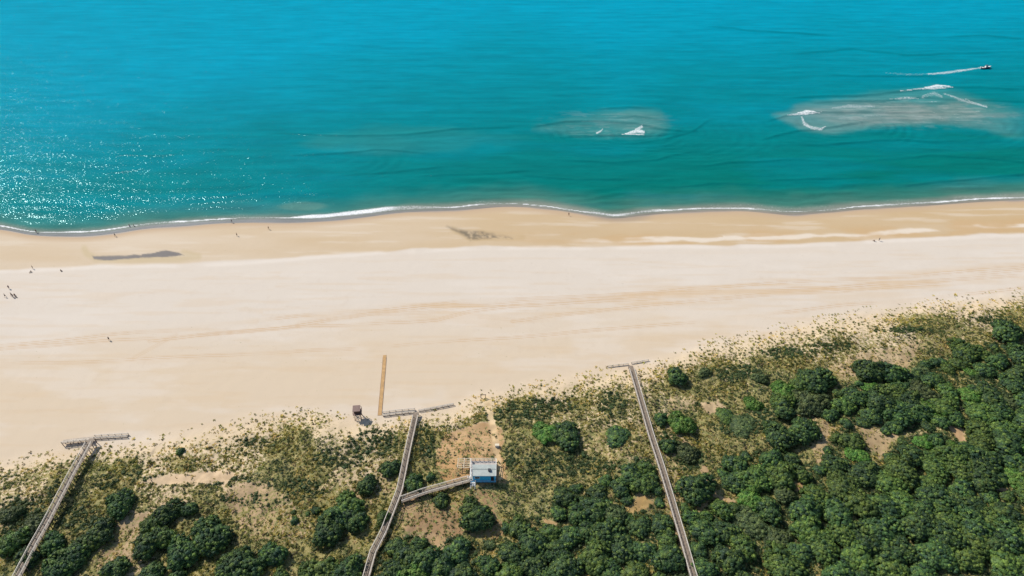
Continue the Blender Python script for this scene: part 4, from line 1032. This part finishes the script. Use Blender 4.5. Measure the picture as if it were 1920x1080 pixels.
# ------------------------------------------------------------------ motor boat
def boat():
    x, y = unproject(1848, 127.5, .3); r = empty('motor_boat', (float(x), float(y), .05), R(14)); tag(r, 'small white and dark motor boat speeding right at the head of its foam wake', 'boat')
    L = 8.2; st = [(-.5, 1.0, .05), (-.42, 1.12, .0), (-.1, 1.2, .0), (.2, 1.05, .05), (.38, .62, .2), (.5, .04, .45)]
    V = []; Fq = []
    for (t, hw, kz) in st:
        xx = t*L; sh = .95 + .35*max(0, t)*2
        V += [(xx, -hw, sh), (xx, -hw*.85, .25 + kz*.5), (xx, 0, -.35 + kz), (xx, hw*.85, .25 + kz*.5), (xx, hw, sh), (xx, hw*.82, sh + .02), (xx, hw*.76, .45 + kz), (xx, -hw*.76, .45 + kz), (xx, -hw*.82, sh + .02)]
    for i in range(len(st) - 1):
        for j in range(9): a = i*9 + j; b = i*9 + (j + 1) % 9; Fq.append((a, b, b + 9, a + 9))
    F2_ = [tuple(range(9))[::-1], tuple(range((len(st) - 1)*9, len(st)*9))]
    me = bpy.data.meshes.new('hull'); me.from_pydata(V, [], Fq + F2_); me.update(); me.materials.append(M_NAVY); link('hull', me, r)
    d = MB(); d.hexa([(.15*L, -.98, .98), (.36*L, -.6, 1.12), (.36*L, .6, 1.12), (.15*L, .98, .98), (.15*L, -.98, 1.04), (.36*L, -.6, 1.18), (.36*L, .6, 1.18), (.15*L, .98, 1.04)])
    d.hexa([(.36*L, -.6, 1.12), (.49*L, -.08, 1.26), (.49*L, .08, 1.26), (.36*L, .6, 1.12), (.36*L, -.6, 1.18), (.49*L, -.08, 1.32), (.49*L, .08, 1.32), (.36*L, .6, 1.18)])
    d.build('foredeck', M_WHITE, r)
    c = MB(); c.hexa([(-.1*L, -.6, .6), (.16*L, -.6, .6), (.16*L, .6, .6), (-.1*L, .6, .6), (-.08*L, -.5, 1.7), (.08*L, -.5, 1.7), (.08*L, .5, 1.7), (-.08*L, .5, 1.7)]); ca = c.build('console', M_WHITE, r)
    g = MB(); g.hexa([(.084*L, -.48, 1.68), (.14*L, -.5, 1.15), (.14*L, .5, 1.15), (.084*L, .48, 1.68), (.10*L, -.48, 1.70), (.155*L, -.5, 1.17), (.155*L, .5, 1.17), (.10*L, .48, 1.70)]); g.build('windscreen', M_GLASS, ca)
    s = MB(); s.box(-.34*L, -.22*L, -.7, .7, .5, .85); s.build('seat', M_WHITE, r)
    e = MB(); e.box(-.56*L, -.505*L, -.28, .28, .2, 1.35); e.box(-.58*L, -.50*L, -.32, .32, 1.0, 1.45); e.build('outboard_motor', M_WHITE, r)
    t = MB()
    for sx in (-.05, .10):
        for sy in (-.62, .62): t.box(sx*L - .03, sx*L + .03, sy - .03, sy + .03, .9, 2.2)
    t.box(-.09*L, .13*L, -.75, .75, 2.2, 2.27); t.build('canopy', M_NAVY, r)
boat()

# ------------------------------------------------------------------ people
M_SKIN = plain('tanned_skin', (.30, .17, .11), .6, .1); M_HAIR = plain('dark_hair', (.03, .02, .015), .6, .2)
CLOTH = {'black': plain('black_cloth', (.025, .025, .03), .8, .2), 'navy': plain('navy_cloth', (.03, .05, .11), .8, .2), 'brown': plain('brown_cloth', (.12, .07, .045), .8, .2), 'grey': plain('grey_cloth', (.16, .16, .17), .8, .2), 'red': plain('dull_red_cloth', (.22, .05, .05), .8, .2)}
def skin_mesh(name, verts, edges, rads, mat, root=0, sub=1):
    me = bpy.data.meshes.new(name); me.from_pydata(verts, edges, []); ob = bpy.data.objects.new(name, me); COL.objects.link(ob)
    md = ob.modifiers.new('s', 'SKIN'); sv = me.skin_vertices[0].data
    for i, q in enumerate(rads): sv[i].radius = (q, q) if not isinstance(q, tuple) else q; sv[i].use_root = (i == root)
    sb = ob.modifiers.new('u', 'SUBSURF'); sb.levels = sub; sb.render_levels = sub
    dg = bpy.context.evaluated_depsgraph_get(); out = bpy.data.meshes.new_from_object(ob.evaluated_get(dg)); out.name = name
    bpy.data.objects.remove(ob); out.materials.clear(); out.materials.append(mat)
    for p in out.polygons: p.use_smooth = True
    return out
def pose(kind):
    """joint positions of a 1.72 m figure: standing, walking, sitting, lying"""
    if kind in ('stand', 'walk'):
        a = .28 if kind == 'walk' else .04
        J = dict(pelvis=(0, 0, .93), waist=(0, 0, 1.08), chest=(0, .01, 1.30), neck=(0, .01, 1.47), jaw=(0, .03, 1.56), head=(0, .02, 1.66),
                 lsh=(-.18, 0, 1.40), lel=(-.25, -a*.5, 1.13), lha=(-.25, .06 - a*.3, .90), rsh=(.18, 0, 1.40), rel=(.25, a*.4, 1.13), rha=(.24, .10 + a*.7, .92),
                 lhp=(-.10, 0, .88), lkn=(-.11, a*.7, .49), lan=(-.11, a*.8, .08), lto=(-.12, a*.8 + .16, .03), rhp=(.10, 0, .88), rkn=(.11, -a*.1, .49), ran=(.11, -a*1.1, .10), rto=(.12, -a*1.1 + .15, .03))
    elif kind == 'sit':
        J = dict(pelvis=(0, 0, .13), waist=(0, -.06, .28), chest=(0, -.12, .48), neck=(0, -.10, .65), jaw=(0, -.07, .74), head=(0, -.08, .84),
                 lsh=(-.18, -.12, .58), lel=(-.27, -.28, .34), lha=(-.28, -.38, .06), rsh=(.18, -.12, .58), rel=(.27, .08, .42), rha=(.17, .30, .46),
                 lhp=(-.10, .03, .13), lkn=(-.15, .38, .42), lan=(-.14, .64, .09), lto=(-.14, .80, .04), rhp=(.10, .03, .13), rkn=(.14, .40, .40), ran=(.13, .66, .09), rto=(.13, .82, .04))
    else:
        J = dict(pelvis=(0, 0, .12), waist=(0, -.15, .12), chest=(0, -.37, .13), neck=(0, -.54, .14), jaw=(0, -.63, .15), head=(0, -.73, .13),
                 lsh=(-.18, -.47, .13), lel=(-.34, -.62, .07), lha=(-.20, -.84, .06), rsh=(.18, -.47, .13), rel=(.27, -.22, .07), rha=(.27, .04, .05),
                 lhp=(-.10, .05, .12), lkn=(-.13, .46, .12), lan=(-.14, .86, .07), lto=(-.17, .98, .15), rhp=(.10, .05, .12), rkn=(.12, .44, .30), ran=(.12, .74, .07), rto=(.12, .90, .05))
    return J
RAD = dict(pelvis=.135, waist=.115, chest=.145, neck=.055, jaw=.085, head=.10, lsh=.062, lel=.042, lha=.03, rsh=.062, rel=.042, rha=.03, lhp=.095, lkn=.06, lan=.04, lto=.032, rhp=.095, rkn=.06, ran=.04, rto=.032)
EDG = [('pelvis','waist'),('waist','chest'),('chest','neck'),('neck','jaw'),('jaw','head'),('chest','lsh'),('lsh','lel'),('lel','lha'),('chest','rsh'),('rsh','rel'),('rel','rha'),('pelvis','lhp'),('lhp','lkn'),('lkn','lan'),('lan','lto'),('pelvis','rhp'),('rhp','rkn'),('rkn','ran'),('ran','rto')]
def figure_meshes(kind):
    J = pose(kind); names = list(J); ix = {n: i for i, n in enumerate(names)}
    V = [J[n] for n in names]; E = [(ix[a], ix[b]) for a, b in EDG]; Rr = [RAD[n] for n in names]
    for s, hn, en in ((-1, 'lha', 'lel'), (1, 'rha', 'rel')):                # fingers and thumb
        h = np.array(J[hn]); d = h - np.array(J[en]); d /= np.linalg.norm(d); side_ = np.cross(d, (0, 1, .2)); side_ /= np.linalg.norm(side_)
        for k in range(5):
            q = (k - 1.5)*.022 if k < 4 else -.05*s; l = (.075, .088, .083, .066, .05)[k]
            V.append(tuple(h + side_*q + d*l)); Rr.append(.009); E.append((ix[hn], len(V) - 1))
    body = skin_mesh('body', V, E, Rr, M_SKIN)
    def part(nm, js, grow, m):
        vs = [J[j] for j in js]; mp = {j: i for i, j in enumerate(js)}
        es = [(mp[a], mp[b]) for a, b in EDG if a in mp and b in mp]
        return skin_mesh(nm, vs, es, [RAD[j] + grow for j in js], m)
    trunks = part('shorts', ['pelvis', 'lhp', 'rhp', 'lkn', 'rkn'], .022, CLOTH['black'])
    shirt = part('shirt', ['waist', 'chest', 'lsh', 'rsh'], .022, CLOTH['black'])
    hd = np.array(J['head']); ax = hd - np.array(J['jaw']); ax /= np.linalg.norm(ax)
    hair = skin_mesh('hair', [tuple(hd - ax*.02 - np.array((0, .03, 0))), tuple(hd + ax*.03)], [(0, 1)], [.108, .104], M_HAIR)
    return body, trunks, shirt, hair
FIG = {k: figure_meshes(k) for k in ('stand', 'walk', 'sit', 'lie')}
CL_CACHE = {}
def person(u, v, kind, rot, cloth, label, group=None, shirt=True, water=False):
    if water:
        x, y = unproject(u, v, 0); x, y, z = float(x), float(y), -.55
    else:
        x, y, z = G(u, v)
        if v - float(curve(SHORE, u)) < 3: z = max(z, .02)
    e = empty('person', (x, y, z), rot); tag(e, label, 'person', group)
    b, t, s, h = FIG[kind]
    link('body', b, e)
    for nm, me, on in (('shorts', t, True), ('shirt', s, shirt)):
        if not on: continue
        key = (kind, nm, cloth)
        if key not in CL_CACHE:
            m2 = me.copy(); m2.materials.clear(); m2.materials.append(CLOTH[cloth]); CL_CACHE[key] = m2
        link(nm, CL_CACHE[key], e)
    link('hair', h, e)
    e.scale = (1.05,)*3
    return e
PEOPLE = [
 (205,638,'walk',1.2,'black','lone dark clothed person walking on the wide dry sand, lower left'),
 (216.3,443.3,'walk',-1.6,'grey','person walking just above the foam line below the two swimmers'),
 (435,417.5,'walk',1.5,'navy','person at the water edge, right where thin foam meets grey wet sand'),
 (444.5,442.5,'walk',-1.4,'brown','person walking on damp sand, below the one at the water edge'),
 (504,430,'walk',1.7,'black','dark clothed person on damp sand, rightmost of the walkers on the left half'),
 (69,437,'stand',0.3,'navy','person standing in the grey swash at the far left shore'),
 (62,504,'stand',2.3,'grey','standing person of the pair by the sand crest, upper left beach'),
 (58.5,510.5,'sit',2.6,'black','person sitting on the sand beside the standing one by the sand crest'),
 (115,508.5,'sit',-2.0,'black','person sitting alone on the sand crest, right of the pair'),
 (17.5,541.5,'stand',1.0,'navy','topmost person of the small group at the left edge of the beach'),
 (10.5,557,'walk',-1.0,'black','leftmost person of the small group at the left edge of the beach'),
 (22.5,555,'walk',2.0,'black','person in the middle of the small group at the left edge of the beach'),
 (25.0,557.5,'stand',0.2,'grey','person just right of the middle one in the group at the left edge'),
 (27.5,553.5,'sit',0.8,'brown','person sitting behind the middle of the group at the left edge'),
 (31,557.5,'sit',1.9,'grey','rightmost person of the small group, sitting at the left edge of the beach'),
 (1639,452.5,'sit',0.5,'black','left one of two people on the pale sand crest far right'),
 (1647.8,451.5,'stand',0.5,'grey','right one of two people, standing on the pale sand crest far right'),
 (1066.5,404.5,'stand',-.6,'brown','lone person on damp sand by the curved wet edge, mid beach'),
]
for p in PEOPLE: person(*p)
person(243,424.5,'stand',1.0,'navy','left one of two bathers standing in the shallow foam', None, False, True)
person(251.5,424,'stand',2.0,'black','right one of two bathers standing in the shallow foam', None, False, True)
